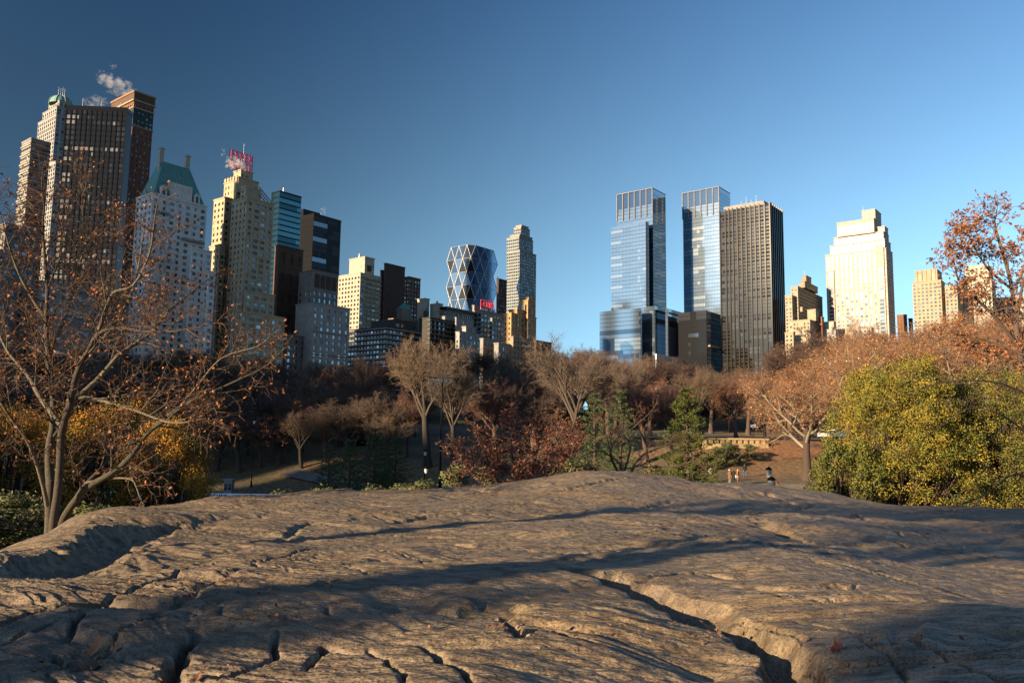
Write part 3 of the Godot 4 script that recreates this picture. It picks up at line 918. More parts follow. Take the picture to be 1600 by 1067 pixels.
	for k in 3:     # slanting braces above the roof
		w = MB.new()
		w.tube(PackedVector3Array([Vector3(ms.x0 + 6 + k * 2.4, ms.y1 + 10, ms.z1 - 6), Vector3(ms.x0 + 14 + k * 2.4, ms.y1 + 1, ms.z1 - 3)]), PackedFloat32Array([0.35, 0.35]), 6)
		part("roof_brace", w.mesh(M.pale_stone), b.node)
	mast(b, Vector3(top.x0 + 3, top.y1, top.z0 + 4), 17.0, 0.15)
	finish(b)
	# the sign: red letters on a steel frame
	var sg: Node3D = thing("roof_sign", "red letters spelling ESSEX HOUSE on a steel roof frame above the tan hotel", "sign", b.node.transform * Vector3(top.x0 - 4.6, top.y1 + 0.2, top.z0 + 2.5), GRID_TURN)
	sg.scale = Vector3(0.82, 0.82, 1)
	var lred := mat(lin(0.34, 0.010, 0.025), 0.4)
	lred.emission_enabled = true; lred.emission = lin(0.5, 0.01, 0.025); lred.emission_energy_multiplier = 0.07
	for row in 2:
		var txt: String = ["HOUSE", "ESSEX"][row]
		for k in 5:
			letter(sg, txt[k], Vector3(1.7 + k * 3.6, 1.0 + row * 7.2, 0.3), 5.8, lred, 0.5, "letter", 0.74)
	w = MB.new()
	for k in 4:
		w.box(Vector3(-0.2 + k * 6.0, 0, -0.3), Vector3(0.05 + k * 6.0, 14.5, -0.1))
	for y in [0.6, 6.9, 7.9, 14.2]:
		w.box(Vector3(-0.4, y, -0.09), Vector3(18.3, y + 0.22, 0.08))
	part("sign_frame", w.mesh(M.black_metal), sg)
	# --- dark glass towers behind
	b = building("teal_glass_tower", "dark teal glass office tower beside the tan hotel")
	s = span(b, 424, 437, 471, 300, 520, {})
	glassblock(b, s, 3.8, 1.6, [[M.g_teal1, 0.66], [M.g_teal2, 0.34]], [[M.g_teal1, 0.9], [M.g_black1, 0.1]], M.black_metal, 1.0, 0.93)
	boxpart(b, "crown", Vector3(s.x0 - 0.1, s.y1, s.z0), Vector3(s.x1 + 0.1, s.y1 + 1.2, s.z1 + 0.15), M.black_metal)
	mast(b, Vector3(s.x0 + 7, s.y1 + 1, s.z1 - 6), 5.0, 0.7)
	finish(b)
	b = building("bronze_slab_tower", "dark bronze glass slab tower between the teal tower and the cream apartments")
	s = span(b, 470, 490, 533, 337, 560, {})
	glassblock(b, s, 3.7, 1.8, [[M.g_black2, 0.55], [M.g_black1, 0.35], [M.g_grey1, 0.1]], [[M.g_bronze2, 0.25], [M.g_black1, 0.75]], M.bronze_metal, 0.5, 0.8)
	boxpart(b, "crown", Vector3(s.x0 - 0.1, s.y1, s.z0), Vector3(s.x1 + 0.1, s.y1 + 2.0, s.z1 + 0.15), M.bronze_metal)
	s2 = span(b, 470, 474, 500, 326, 575, {})
	glassblock(b, s2, 3.7, 1.8, [[M.g_black2, 0.5], [M.g_black1, 0.5]], [[M.g_bronze2, 0.2], [M.g_black1, 0.8]], M.bronze_metal, 0.5, 0.8)
	finish(b)
	b = building("brown_brick_slab", "tall blank brown brick block wedged behind the grey stone club")
	s = blk(b, 429, 436, 474, 384, 458, style(M.brown_brick, 5.5, 12.0, 0.42, 0.5, {"bot": 58.0, "panes": [[M.brown_brick, 1.0]], "rec": 0.5}), null, M.brown_brick, {})
	finish(b)
	b = building("grey_stone_club", "grey stone clubhouse with rows of arched and paired windows")
	var gs := style(M.grey_stone, 4.4, 3.7, 0.42, 0.55, {"panes": [[M.g_dark, 0.25], [M.g_mid, 0.45], [M.g_sky, 0.3]]})
	s = blk(b, 467, 489, 529, 423, 452, style(M.grey_stone, 4.0, 3.8, 0.45, 0.6, {"top": 11.0, "panes": [[M.g_sky, 0.5], [M.g_mid, 0.5]]}), style(M.grey_stone, 4.5, 3.8, 0.3, 0.5, {"top": 11.0}), M.grey_stone)
	for k in 4:
		boxpart(b, "loggia_panel", Vector3(s.x0 + (s.x1 - s.x0) * (0.08 + k * 0.22), s.y1 - 9.5, s.z1 + 0.003), Vector3(s.x0 + (s.x1 - s.x0) * (0.26 + k * 0.22), s.y1 - 1.5, s.z1 + 0.2), M.dark_brick)
	s = blk(b, 462, 489, 547, 474, 445, gs, null, M.pale_stone)
	for k in [16.0, 29.0]:
		boxpart(b, "string_course", Vector3(s.x0 - 0.3, s.y1 - k, s.z1), Vector3(s.x1 + 0.2, s.y1 - k + 0.6, s.z1 + 0.4), M.grey_stone)
	rooftop(b, s, 12, 3, M.grey_stone)
	blk(b, 445, 447, 489, 524, 440, gs, null, M.grey_stone, {"ew": 12.0})
	finish(b)
	# --- cream apartments and their neighbours
	b = building("cream_apartment_tower", "cream apartment tower with wraparound balconies and a penthouse block")
	var cs := style(M.cream, 3.4, 3.05, 0.8, 0.55, {"panes": [[M.g_dark, 0.6], [M.g_mid, 0.25], [M.g_sky, 0.1], [M.g_blind, 0.05]]})
	s = blk(b, 529, 563, 595, 427, 520, cs, style(M.cream, 3.4, 3.05, 0.55, 0.5), M.cream)
	slabs(b, {"x0": s.x0 + 6.0, "x1": s.x1, "z0": s.z1 - 9.0, "z1": s.z1, "y0": s.y0, "y1": s.y1 - 2}, 3.05, 1.2, 0.45, M.cream)
	s = blk(b, 546, 570, 585, 402, 527, style(M.cream, 14.0, 9.0, 0.5, 0.5, {"top": 3.0, "panes": [[M.dark_slab, 1.0]]}), null, M.cream, {"vb": 428})
	mast(b, Vector3(s.x0 + 2, s.y1, s.z1 - 8), 4.0, 0.7)
	finish(b)
	b = building("dark_brown_slab", "dark brown blank slab rising behind the low banded building")
	blk(b, 600, 603, 633, 412, 600, null, null, M.dark_brick, {"ew": 20.0})
	blk(b, 594, 597, 605, 423, 604, style(M.dark_brick, 3.5, 3.3, 0.4, 0.5, {"ind": false}), null, M.dark_brick, {"ew": 20.0})
	finish(b)
	b = building("brown_window_slab", "brown brick slab with square windows beside the dark blank slab")
	blk(b, 631, 639, 657, 433, 620, style(M.brown_brick, 3.4, 3.3, 0.5, 0.5), style(M.brown_brick, 3.4, 3.3, 0.5, 0.5), M.brown_brick, {})
	finish(b)
	b = building("cupola_house", "tan stone house with a small green pyramid roof")
	s = blk(b, 607, 628, 652, 497, 560, style(M.tan_stone, 4.2, 3.6, 0.4, 0.5), style(M.tan_stone, 4.2, 3.6, 0.4, 0.5), M.tan_stone)
	s = blk(b, 620, 628, 643, 484, 562, null, null, M.tan_stone, {"vb": 498})
	w = MB.new()
	var ap := Vector3((s.x0 + s.x1) / 2, s.y1 + 6.5, (s.z0 + s.z1) / 2)
	var cs4 := [Vector3(s.x0 - .5, s.y1 + .7, s.z1 + .5), Vector3(s.x1 + .5, s.y1 + .7, s.z1 + .5), Vector3(s.x1 + .5, s.y1 + .7, s.z0 - .5), Vector3(s.x0 - .5, s.y1 + .7, s.z0 - .5)]
	for k in 4:
		w.tri(cs4[k], cs4[(k + 1) % 4], ap)
	part("pyramid_roof", w.mesh(M.copper), b.node)
	water_tank(b, Vector3(s.x0 - 7, s.y0 - 0.4, s.z1 - 6))
	finish(b)
	b = building("cream_stub_tower", "short sunlit cream tower block beside the green pyramid roof")
	s = blk(b, 652, 664, 671, 467, 570, style(M.cream, 4.0, 4.0, 0.3, 0.4), null, M.cream)
	s = blk(b, 672, 685, 692, 475, 574, style(M.cream, 4.0, 4.0, 0.3, 0.4), null, M.cream)
	rooftop(b, s, 4, 2, M.cream)
	finish(b)
	b = building("banded_low_building", "long low dark apartment building with pale balcony bands above the trees")
	s = blk(b, 544, 603, 657, 511, 482, style(M.dark_slab, 3.0, 3.1, 0.92, 0.66, {"panes": [[M.g_dark, 0.6], [M.g_mid, 0.3], [M.g_sky, 0.1]], "ind": false}), style(M.dark_slab, 3.0, 3.1, 0.92, 0.66, {"ind": false}), M.dark_slab)
	slabs(b, s, 3.1, 1.3, 0.75, M.concrete)
	s = blk(b, 580, 618, 650, 500, 490, style(M.dark_slab, 4.0, 3.2, 0.8, 0.6, {"ind": false}), null, M.dark_slab, {"vb": 512})
	finish(b)
	b = building("dark_grid_building", "dark modern block with a grid of balcony bays")
	s = blk(b, 655, 672, 717, 497, 545, style(M.dark_slab, 4.4, 3.2, 0.86, 0.72, {"rec": 1.0, "panes": [[M.g_dark, 0.55], [M.g_mid, 0.35], [M.g_blind, 0.1]]}), null, M.dark_slab)
	slabs(b, {"x0": s.x0, "x1": s.x1, "z0": s.z1 - 2, "z1": s.z1, "y0": s.y0, "y1": s.y1}, 3.2, 0.35, 0.3, M.concrete, "floor_edge")
	rooftop(b, s, 21, 3, M.concrete)
	water_tank(b, Vector3(s.x0 + 6, s.y1, s.z1 - 10))
	finish(b)
	b = building("flat_roof_block", "grey block with an overhanging dark flat roof")
	s = blk(b, 687, 697, 740, 483, 575, style(M.concrete, 2.6, 3.6, 0.5, 0.7, {"panes": [[M.g_dark, 0.8], [M.g_mid, 0.2]]}), null, M.concrete, {"cope": 0.0})
	boxpart(b, "flat_roof", Vector3(s.x0 - 2.5, s.y1, s.z0), Vector3(s.x1 + 1.5, s.y1 + 1.6, s.z1 + 2.5), M.black_metal)
	s = blk(b, 711, 713, 740, 497, 560, null, null, M.grey_wall, {"ew": 14.0})
	boxpart(b, "wall_slot", Vector3(s.x0 + 7, s.y1 - 6.0, s.z1 + 0.003), Vector3(s.x0 + 7.9, s.y1 - 1.2, s.z1 + 0.12), M.white_paint)
	finish(b)
	b = building("pale_mansard_house", "small pale stone apartment house below the blank grey wall")
	blk(b, 712, 722, 751, 519, 545, style(M.pale_stone, 3.6, 3.4, 0.45, 0.55), style(M.pale_stone, 3.6, 3.4, 0.45, 0.55), M.pale_stone)
	s = blk(b, 722, 728, 744, 511, 550, style(M.pale_stone, 3.6, 3.4, 0.45, 0.55), null, M.pale_stone, {"vb": 520})
	finish(b)
	make_diagrid()
	b = building("sign_office_block", "grey office block carrying a red news sign on its roof")
	var os := style(M.concrete, 3.6, 3.6, 0.82, 0.6, {"panes": [[M.g_dark, 0.45], [M.g_mid, 0.35], [M.g_grey1, 0.2]]})
	s = blk(b, 735, 752, 786, 486, 600, os, os, M.concrete)
	blk(b, 765, 769, 788, 498, 590, os, os, M.concrete, {"ew": 10.0})
	blk(b, 738, 741, 757, 478, 606, null, null, M.concrete, {"ew": 8.0})
	finish(b)
	sg = thing("news_sign", "red illuminated CNN roof sign with a time strip beside the diagrid tower", "sign", b.node.transform * Vector3(s.x0 + 1.0, s.y1 + 0.7, s.z1 - 1.5), GRID_TURN)
	sg.scale = Vector3(0.86, 0.8, 1)
	var nr := mat(lin(0.5, 0.01, 0.01), 0.4)
	nr.emission_enabled = true; nr.emission = lin(0.8, 0.01, 0.01); nr.emission_energy_multiplier = 0.2
	var sw: float = (s.x1 - s.x0 - 4.0) * 0.85
	w = MB.new()
	w.box(Vector3(0, 0, -0.4), Vector3(sw, 3.2, 0.0))
	part("time_strip", w.mesh(mat(lin(0.32, 0.01, 0.01), 0.5)), sg)
	w = MB.new()
	for r in [[0.0, 3.2, 0.4, 10.4], [sw - 0.4, 3.2, sw, 10.4], [0.0, 10.4, sw, 10.9]]:
		w.box(Vector3(r[0], r[1], -0.3), Vector3(r[2], r[3], 0.0))
	part("red_frame", w.mesh(nr), sg)
	w = MB.new()
	for k in 5:
		w.box(Vector3(0.6 + k * sw * 0.22, 3.2, -0.7), Vector3(0.8 + k * sw * 0.22, 10.4, -0.45))
	part("steel_rack", w.mesh(M.black_metal), sg)
	for k in 3:
		letter(sg, "CNN"[k], Vector3(sw * 0.26 + k * sw * 0.24, 4.4, 0.0), 4.6, nr, 0.5, "letter", 0.85)
	var wl := mat(lin(0.8, 0.8, 0.78), 0.5)
	letter(sg, "8:28 AM", Vector3(sw * 0.24, 0.7, 0.06), 1.9, wl, 0.1, "time_text")
	letter(sg, "34°F", Vector3(sw * 0.80, 0.7, 0.06), 1.9, wl, 0.1, "temperature_text")
	b = building("dark_round_top_tower", "dark brown tower between the diagrid tower and the pale green tower")
	s = blk(b, 776, 779, 792, 436, 720, style(M.dark_brick, 3.0, 3.6, 0.6, 0.5, {"ind": false}), null, M.dark_brick)
	mast(b, Vector3(s.x0 + 6, s.y1, s.z1 - 6), 4.0, 0.8)
	finish(b)
	b = building("pale_green_tower", "tall pale green grey glass apartment tower with a stepped crown")
	var pg := style(M.pale_green, 2.6, 3.3, 0.8, 0.6, {"ind": false, "panes": [[M.g_dark, 0.3], [M.g_mid, 0.4], [M.g_grey1, 0.3]]})
	blk(b, 792, 812, 838, 391, 820, pg, pg, M.pale_green)
	blk(b, 792, 811, 833, 370, 824, pg, pg, M.pale_green, {"vb": 392})
	blk(b, 797, 812, 832, 366, 826, pg, pg, M.pale_green, {"vb": 372})
	s = blk(b, 803, 814, 828, 355, 830, pg, pg, M.pale_stone, {"vb": 370})
	blk(b, 806, 815, 826, 352, 833, null, null, M.pale_stone, {"vb": 356})
	finish(b)
	b = building("gold_brick_house", "golden brick apartment house with stepped sunlit terraces")
	var go := style(M.gold_brick, 3.8, 3.4, 0.36, 0.5, {"panes": [[M.g_dark, 0.6], [M.g_mid, 0.3], [M.g_sky, 0.1]]})
	blk(b, 787, 799, 838, 490, 500, go, go, M.gold_brick)
	blk(b, 795, 808, 836, 484, 504, go, go, M.gold_brick)
	s = blk(b, 812, 825, 836, 470, 508, go, style(M.gold_brick, 3.0, 8.0, 0.4, 0.7), M.gold_brick)
	s = blk(b, 818, 826, 833, 466, 511, null, null, M.gold_brick, {"vb": 472})
	finish(b)
	b = building("brown_terrace_house", "brown stone apartment house in shade below the golden terraces")
	blk(b, 797, 802, 849, 527, 488, style(M.tan_stone, 3.6, 3.4, 0.4, 0.5), null, M.tan_stone, {"ew": 15.0})
	blk(b, 835, 838, 862, 533, 492, style(M.brown_brick, 3.6, 3.4, 0.4, 0.5), null, M.brown_brick, {"ew": 15.0})
	finish(b)
	b = building("white_window_house", "low grey house with pale window bays above the treetops")
	blk(b, 772, 779, 807, 537, 480, style(M.pale_stone, 3.4, 3.6, 0.5, 0.6, {"panes": [[M.g_dark, 0.5], [M.g_sky, 0.3], [M.g_blind, 0.2]]}), null, M.concrete)
	blk(b, 750, 755, 781, 530, 486, style(M.concrete, 3.4, 3.4, 0.5, 0.5), null, M.concrete, {"ew": 12.0})
	finish(b)
	make_circle_towers()
	make_right_group()

func letter(parent: Node, txt: String, where: Vector3, size: float, m: Material, deep: float, called := "letter", squeeze := 1.0) -> void:
	var f := SystemFont.new()
	f.font_names = PackedStringArray(["Droid Sans"])
	f.font_weight = 700
	var t := TextMesh.new()
	t.text = txt
	t.font = f
	t.font_size = 64
	t.pixel_size = size / 47.0
	t.depth = deep
	t.horizontal_alignment = HORIZONTAL_ALIGNMENT_CENTER
	t.vertical_alignment = VERTICAL_ALIGNMENT_BOTTOM
	t.material = m
	var o := part(called, t, parent)
	o.position = where - Vector3(0, size * 0.28, 0)
	o.scale = Vector3(squeeze, 1, 1)

func water_tank(b: Dictionary, p: Vector3) -> void:
	var w := MB.new()
	w.lathe(p + Vector3(0, 2.4, 0), [[1.9, 0.0], [1.85, 3.6], [2.05, 3.62], [0.05, 5.0]], 14)
	var t := part("water_tank", w.mesh(M.brown_brick), b.node)
	for k in 4:
		w = MB.new()
		var q := p + Vector3(cos(k * PI / 2 + 0.8) * 1.5, -0.1, sin(k * PI / 2 + 0.8) * 1.5)
		w.tube(PackedVector3Array([q, q + Vector3(0, 2.6, 0)]), PackedFloat32Array([0.12, 0.12]), 5)
		part("tank_leg", w.mesh(M.black_metal), t)

func make_diagrid() -> void:
	var b := building("diagrid_tower", "faceted glass tower wrapped in a pale triangular steel lattice")
	var s := span(b, 699, 736, 778, 381, 740, {})
	var Ln: float = s.x1 - s.x0
	var Le: float = s.z1 - s.z0
	var rows := 6
	var h := 13.0
	var N := 3
	# node points: even levels (from the top) are narrow with cut corners, odd levels reach the corner
	var lv := []
	for r in rows + 1:
		var y: float = s.y1 - r * h
		var wide := r % 2 == 1
		var n := []; var e := []; 
		for k in (N + 1 if wide else N):
			var fr := k / float(N) if wide else (k + 0.5) / N
			n.append(Vector3(s.x0 + Ln * fr, y, s.z1))
			e.append(Vector3(s.x0, y, s.z1 - Le * fr))
		lv.append({"n": n, "e": e, "wide": wide})
	var seen := {}
	for r in rows:
		for side in ["n", "e"]:
			var A: Array = lv[r][side]
			var B: Array = lv[r + 1][side]
			var m1: Array = [[M.g_blue1, 0.55], [M.g_blue2, 0.45]] if side == "n" else [[M.g_grey1, 0.45], [M.g_tw2, 0.3], [M.g_black2, 0.25]]
			var tris := []
			var long: Array = A if A.size() > B.size() else B
			var short: Array = B if A.size() > B.size() else A
			for k in N:
				tris.append([long[k], long[k + 1], short[k]])
				if k < N - 1:
					tris.append([short[k], short[k + 1], long[k + 1]])
			for t in tris:
				var w := MB.new()
				# each facet is glazed in floor-high strips
				w.tri(t[0], t[1], t[2])
				part("glass_facet", w.mesh(pick(m1)), b.node)
				for q in 3:
					edge(b, seen, t[q], t[(q + 1) % 3])
	# the mitred corner between the two faces
	for r in rows:
		var A = lv[r]
		var B = lv[r + 1]
		var w := MB.new()
		if A.wide:
			w.tri(B.e[0], B.n[0], A.n[0])
		else:
			w.tri(A.n[0], A.e[0], B.n[0])
		part("corner_facet", w.mesh(M.g_black1 if A.wide else M.g_grey1), b.node)
	for r in rows + 1:
		if not lv[r].wide:
			edge(b, seen, lv[r].n[0], lv[r].e[0])
	# far silhouette facets and the roof
	for r in rows:
		var A = lv[r]
		var B = lv[r + 1]
		for side in ["n", "e"]:
			var w := MB.new()
			var p: Vector3 = A[side][-1]
			var q: Vector3 = B[side][-1]
			var back := Vector3(0, 0, -Le * 0.9) if side == "n" else Vector3(Ln * 0.9, 0, 0)
			w.quad(p, p + back, q + back, q)
			part("rear_facet", w.mesh(M.g_black1), b.node)
	var tp := MB.new()
	tp.quad(lv[0].n[0], lv[0].n[-1], lv[0].n[-1] + Vector3(0, 0, -Le * 0.9), lv[0].e[-1])
	tp.tri(lv[0].e[0], lv[0].n[0], lv[0].e[-1])
	part("roof", tp.mesh(M.roof_gravel), b.node)
	var lo := MB.new()
	lo.box(Vector3(s.x0 + 1, 0, s.z0 + 1), Vector3(s.x1 - 1, s.y1 - rows * h - 0.01, s.z1 - 1))
	part("base_block", lo.mesh(M.tan_stone), b.node)
	lo = MB.new()
	lo.box(Vector3(s.x0 + Ln * 0.25, s.y1, s.z1 - Le * 0.35), Vector3(s.x0 + Ln * 0.7, s.y1 + 1.6, s.z1 - Le * 0.25))
	part("window_washing_rig", lo.mesh(M.steel), b.node)
	finish(b)
func edge(b: Dictionary, seen: Dictionary, p: Vector3, q: Vector3) -> void:
	var key := str((p + q).snapped(Vector3.ONE * 0.1))
	if seen.has(key):
		return
	seen[key] = true
	var w := MB.new()
	w.tube(PackedVector3Array([p, q]), PackedFloat32Array([0.29, 0.29] if absf(p.y - q.y) > 1 else [0.18, 0.18]), 5)
	part("beam", w.mesh(M.steel), b.node)

func make_circle_towers() -> void:
	var twe := [[M.g_tw1, 0.5], [M.g_tw2, 0.38], [M.g_tw3, 0.12]]
	var twn := twe
	var b := building("twin_glass_tower", "blue glass twin tower with the stepped shoulder and a dark vertical slot")
	var s := span(b, 965, 1020, 1040, 299, 748, {})
	s.y0 = 60.0
	glassblock(b, s, 3.7, 1.6, twn, twe, M.g_deep, 0.5, 0.85)
	crown(b, s)
	var q := span(b, 955, 1011, 1014, 346, 742, {})
	glassblock(b, q, 3.7, 1.6, twn, twe, M.g_deep, 0.5, 0.85)
	boxpart(b, "dark_slot", Vector3(q.x0 - 0.6, 0, q.z1 - 0.9), Vector3(q.x0 - 0.05, q.y1, q.z1 + 0.2), M.black_metal)
	q = span(b, 937, 1001, 1003, 481, 722, {"nw": 14.0})
	glassblock(b, q, 3.9, 1.8, twn, [[M.g_tw1, 0.7], [M.g_deep, 0.2], [M.g_tw3, 0.1]], M.g_deep, 0.6, 0.9)
	q = span(b, 1002, 1023, 1042, 478, 730, {})
	glassblock(b, q, 4.2, 1.8, twn, twe, M.g_deep, 0.4, 0.9)
	for k in [3.0, 11.0]:
		boxpart(b, "louvre_band", Vector3(q.x0 + 2, q.y1 - k - (2.5 if k < 5 else 5.0), q.z1 + 0.15), Vector3(q.x1 - 0.5, q.y1 - k, q.z1 + 0.4), M.black_metal)
	q = span(b, 1040, 1044, 1066, 482, 734, {"ew": 20.0})
	glassblock(b, q, 4.2, 1.8, twn, twe, M.g_deep, 0.4, 0.9)
	for k in [3.0, 11.0]:
		boxpart(b, "louvre_band", Vector3(q.x0 + 2, q.y1 - k - (2.0 if k < 5 else 5.0), q.z1 + 0.15), Vector3(q.x1 - 1, q.y1 - k, q.z1 + 0.4), M.black_metal)
	boxpart(b, "entrance_void", Vector3(q.x0 - 14.0, 0, q.z1 + 0.5), Vector3(q.x0 - 4.0, 42.0, q.z1 + 0.9), M.g_black1)
	boxpart(b, "reflection_panel", Vector3(q.x0 - 3.6, 0, q.z1 + 0.5), Vector3(q.x0 + 16.0, 30.0, q.z1 + 0.9), M.g_bronze2)  # bronze tint put in for the brown reflection in the tower glass
	finish(b)
	b = building("twin_glass_tower", "blue glass twin tower partly hidden by the bronze striped tower")
	s = span(b, 1067, 1124, 1141, 297, 765, {})
	glassblock(b, s, 3.7, 1.6, twn, twe, M.g_deep, 0.5, 0.85)
	crown(b, s)
	finish(b)
	b = building("white_pavilion", "small white glazed pavilion at the foot of the twin glass towers")
	var ps := style(M.white_paint, 1.6, 4.5, 0.8, 0.86, {"rec": 0.15, "panes": [[M.g_pale, 0.7], [M.g_blind, 0.3]]})
	blk(b, 1024, 1026, 1060, 554, 690, ps, ps, M.white_paint, {"ew": 10.0})
	finish(b)
	b = building("dark_glass_podium", "dark glass podium block with a pale blue end wall")
	s = span(b, 1060, 1104, 1126, 485, 715, {})
	glassblock(b, s, 4.0, 2.0, [[M.g_tw2, 0.8], [M.g_tw3, 0.2]], [[M.g_black1, 0.55], [M.g_black2, 0.35], [M.g_grey1, 0.1]], M.black_metal, 0.6, 0.8)
	boxpart(b, "canopy", Vector3(s.x0 + 2, s.y1 - 33, s.z1), Vector3(s.x1 + 10, s.y1 - 31.5, s.z1 + 2.5), M.buff)
	finish(b)
	# bronze tower: dark piers with glass strips between
	b = building("bronze_striped_tower", "bronze glass tower with dark full-height piers beside the twin towers")
	s = span(b, 1125, 1203, 1222, 318, 700, {})
	shell(b, s, M.bronze_metal)
	var br := [[M.g_bronze1, 0.50], [M.g_bronze2, 0.25], [M.g_bronze3, 0.25]]
	curtain(b, Vector3(s.x0, 0, s.z0), Vector3.BACK, s.z1 - s.z0, s.y0, s.y1, 3.3, 2.0, br, M.bronze_metal, 0.85, 0.78)
	curtain(b, Vector3(s.x0, 0, s.z1), Vector3.RIGHT, s.x1 - s.x0, s.y0, s.y1, 3.3, 2.0, [[M.g_black2, 0.7], [M.g_grey1, 0.3]], M.bronze_metal, 0.85, 0.8)
	var le: float = s.z1 - s.z0
	for k in [0.0, 0.115, 0.19, 0.265, 0.355, 0.44, 0.53, 0.62, 0.71, 0.80, 0.9, 1.0]:
		var z: float = s.z0 + le * k
		boxpart(b, "pier", Vector3(s.x0 - 1.0, 0, z - 0.55), Vector3(s.x0 - 0.11, s.y1 + 1.5, z + 0.55), M.bronze_metal)
	var ln: float = s.x1 - s.x0
	for k in 7:
		var x: float = s.x0 + ln * (k + 0.4) / 6.6
		boxpart(b, "pier", Vector3(x - 0.6, 0, s.z1 + 0.11), Vector3(x + 0.6, s.y1 + 1.5, s.z1 + 1.1), M.bronze_metal)
	boxpart(b, "roof_screen", Vector3(s.x0 + 2, s.y1 + 0.005, s.z0 + 3), Vector3(s.x1 - 3, s.y1 + 4.5, s.z1 - 6), M.concrete)
	for k in 4:
		mast(b, Vector3(s.x0 + 5, s.y1 + 4.5, s.z0 + le * (0.4 + k * 0.1)), 4.0 + (k % 2) * 3, 0.2)
	finish(b)
func crown(b: Dictionary, s: Dictionary) -> void:
	var le: float = s.z1 - s.z0
	for k in 7:
		var z: float = s.z0 + le * k / 6.0
		boxpart(b, "crown_fin", Vector3(s.x0 - 1.2, s.y1 - 24, z - 0.35), Vector3(s.x0 - 0.12, s.y1 + 3.0, z + 0.35), M.concrete)
	for k in 6:
		var z: float = s.z0 + le * k / 6.0
		boxpart(b, "crown_panel", Vector3(s.x0 - 0.5, s.y1 - 12, z + 0.5), Vector3(s.x0 - 0.13, s.y1 + 2.6, z + le / 6.0 - 0.5), M.g_deep)
	boxpart(b, "crown_rail", Vector3(s.x0 - 1.3, s.y1 + 3.0, s.z0 - 0.4), Vector3(s.x1 + 0.2, s.y1 + 3.6, s.z1 + 0.4), M.concrete)
	boxpart(b, "crown_screen", Vector3(s.x0 + 0.5, s.y1, s.z0 + 0.5), Vector3(s.x1 - 0.3, s.y1 + 3.0, s.z1 + 0.1), M.g_tw2)

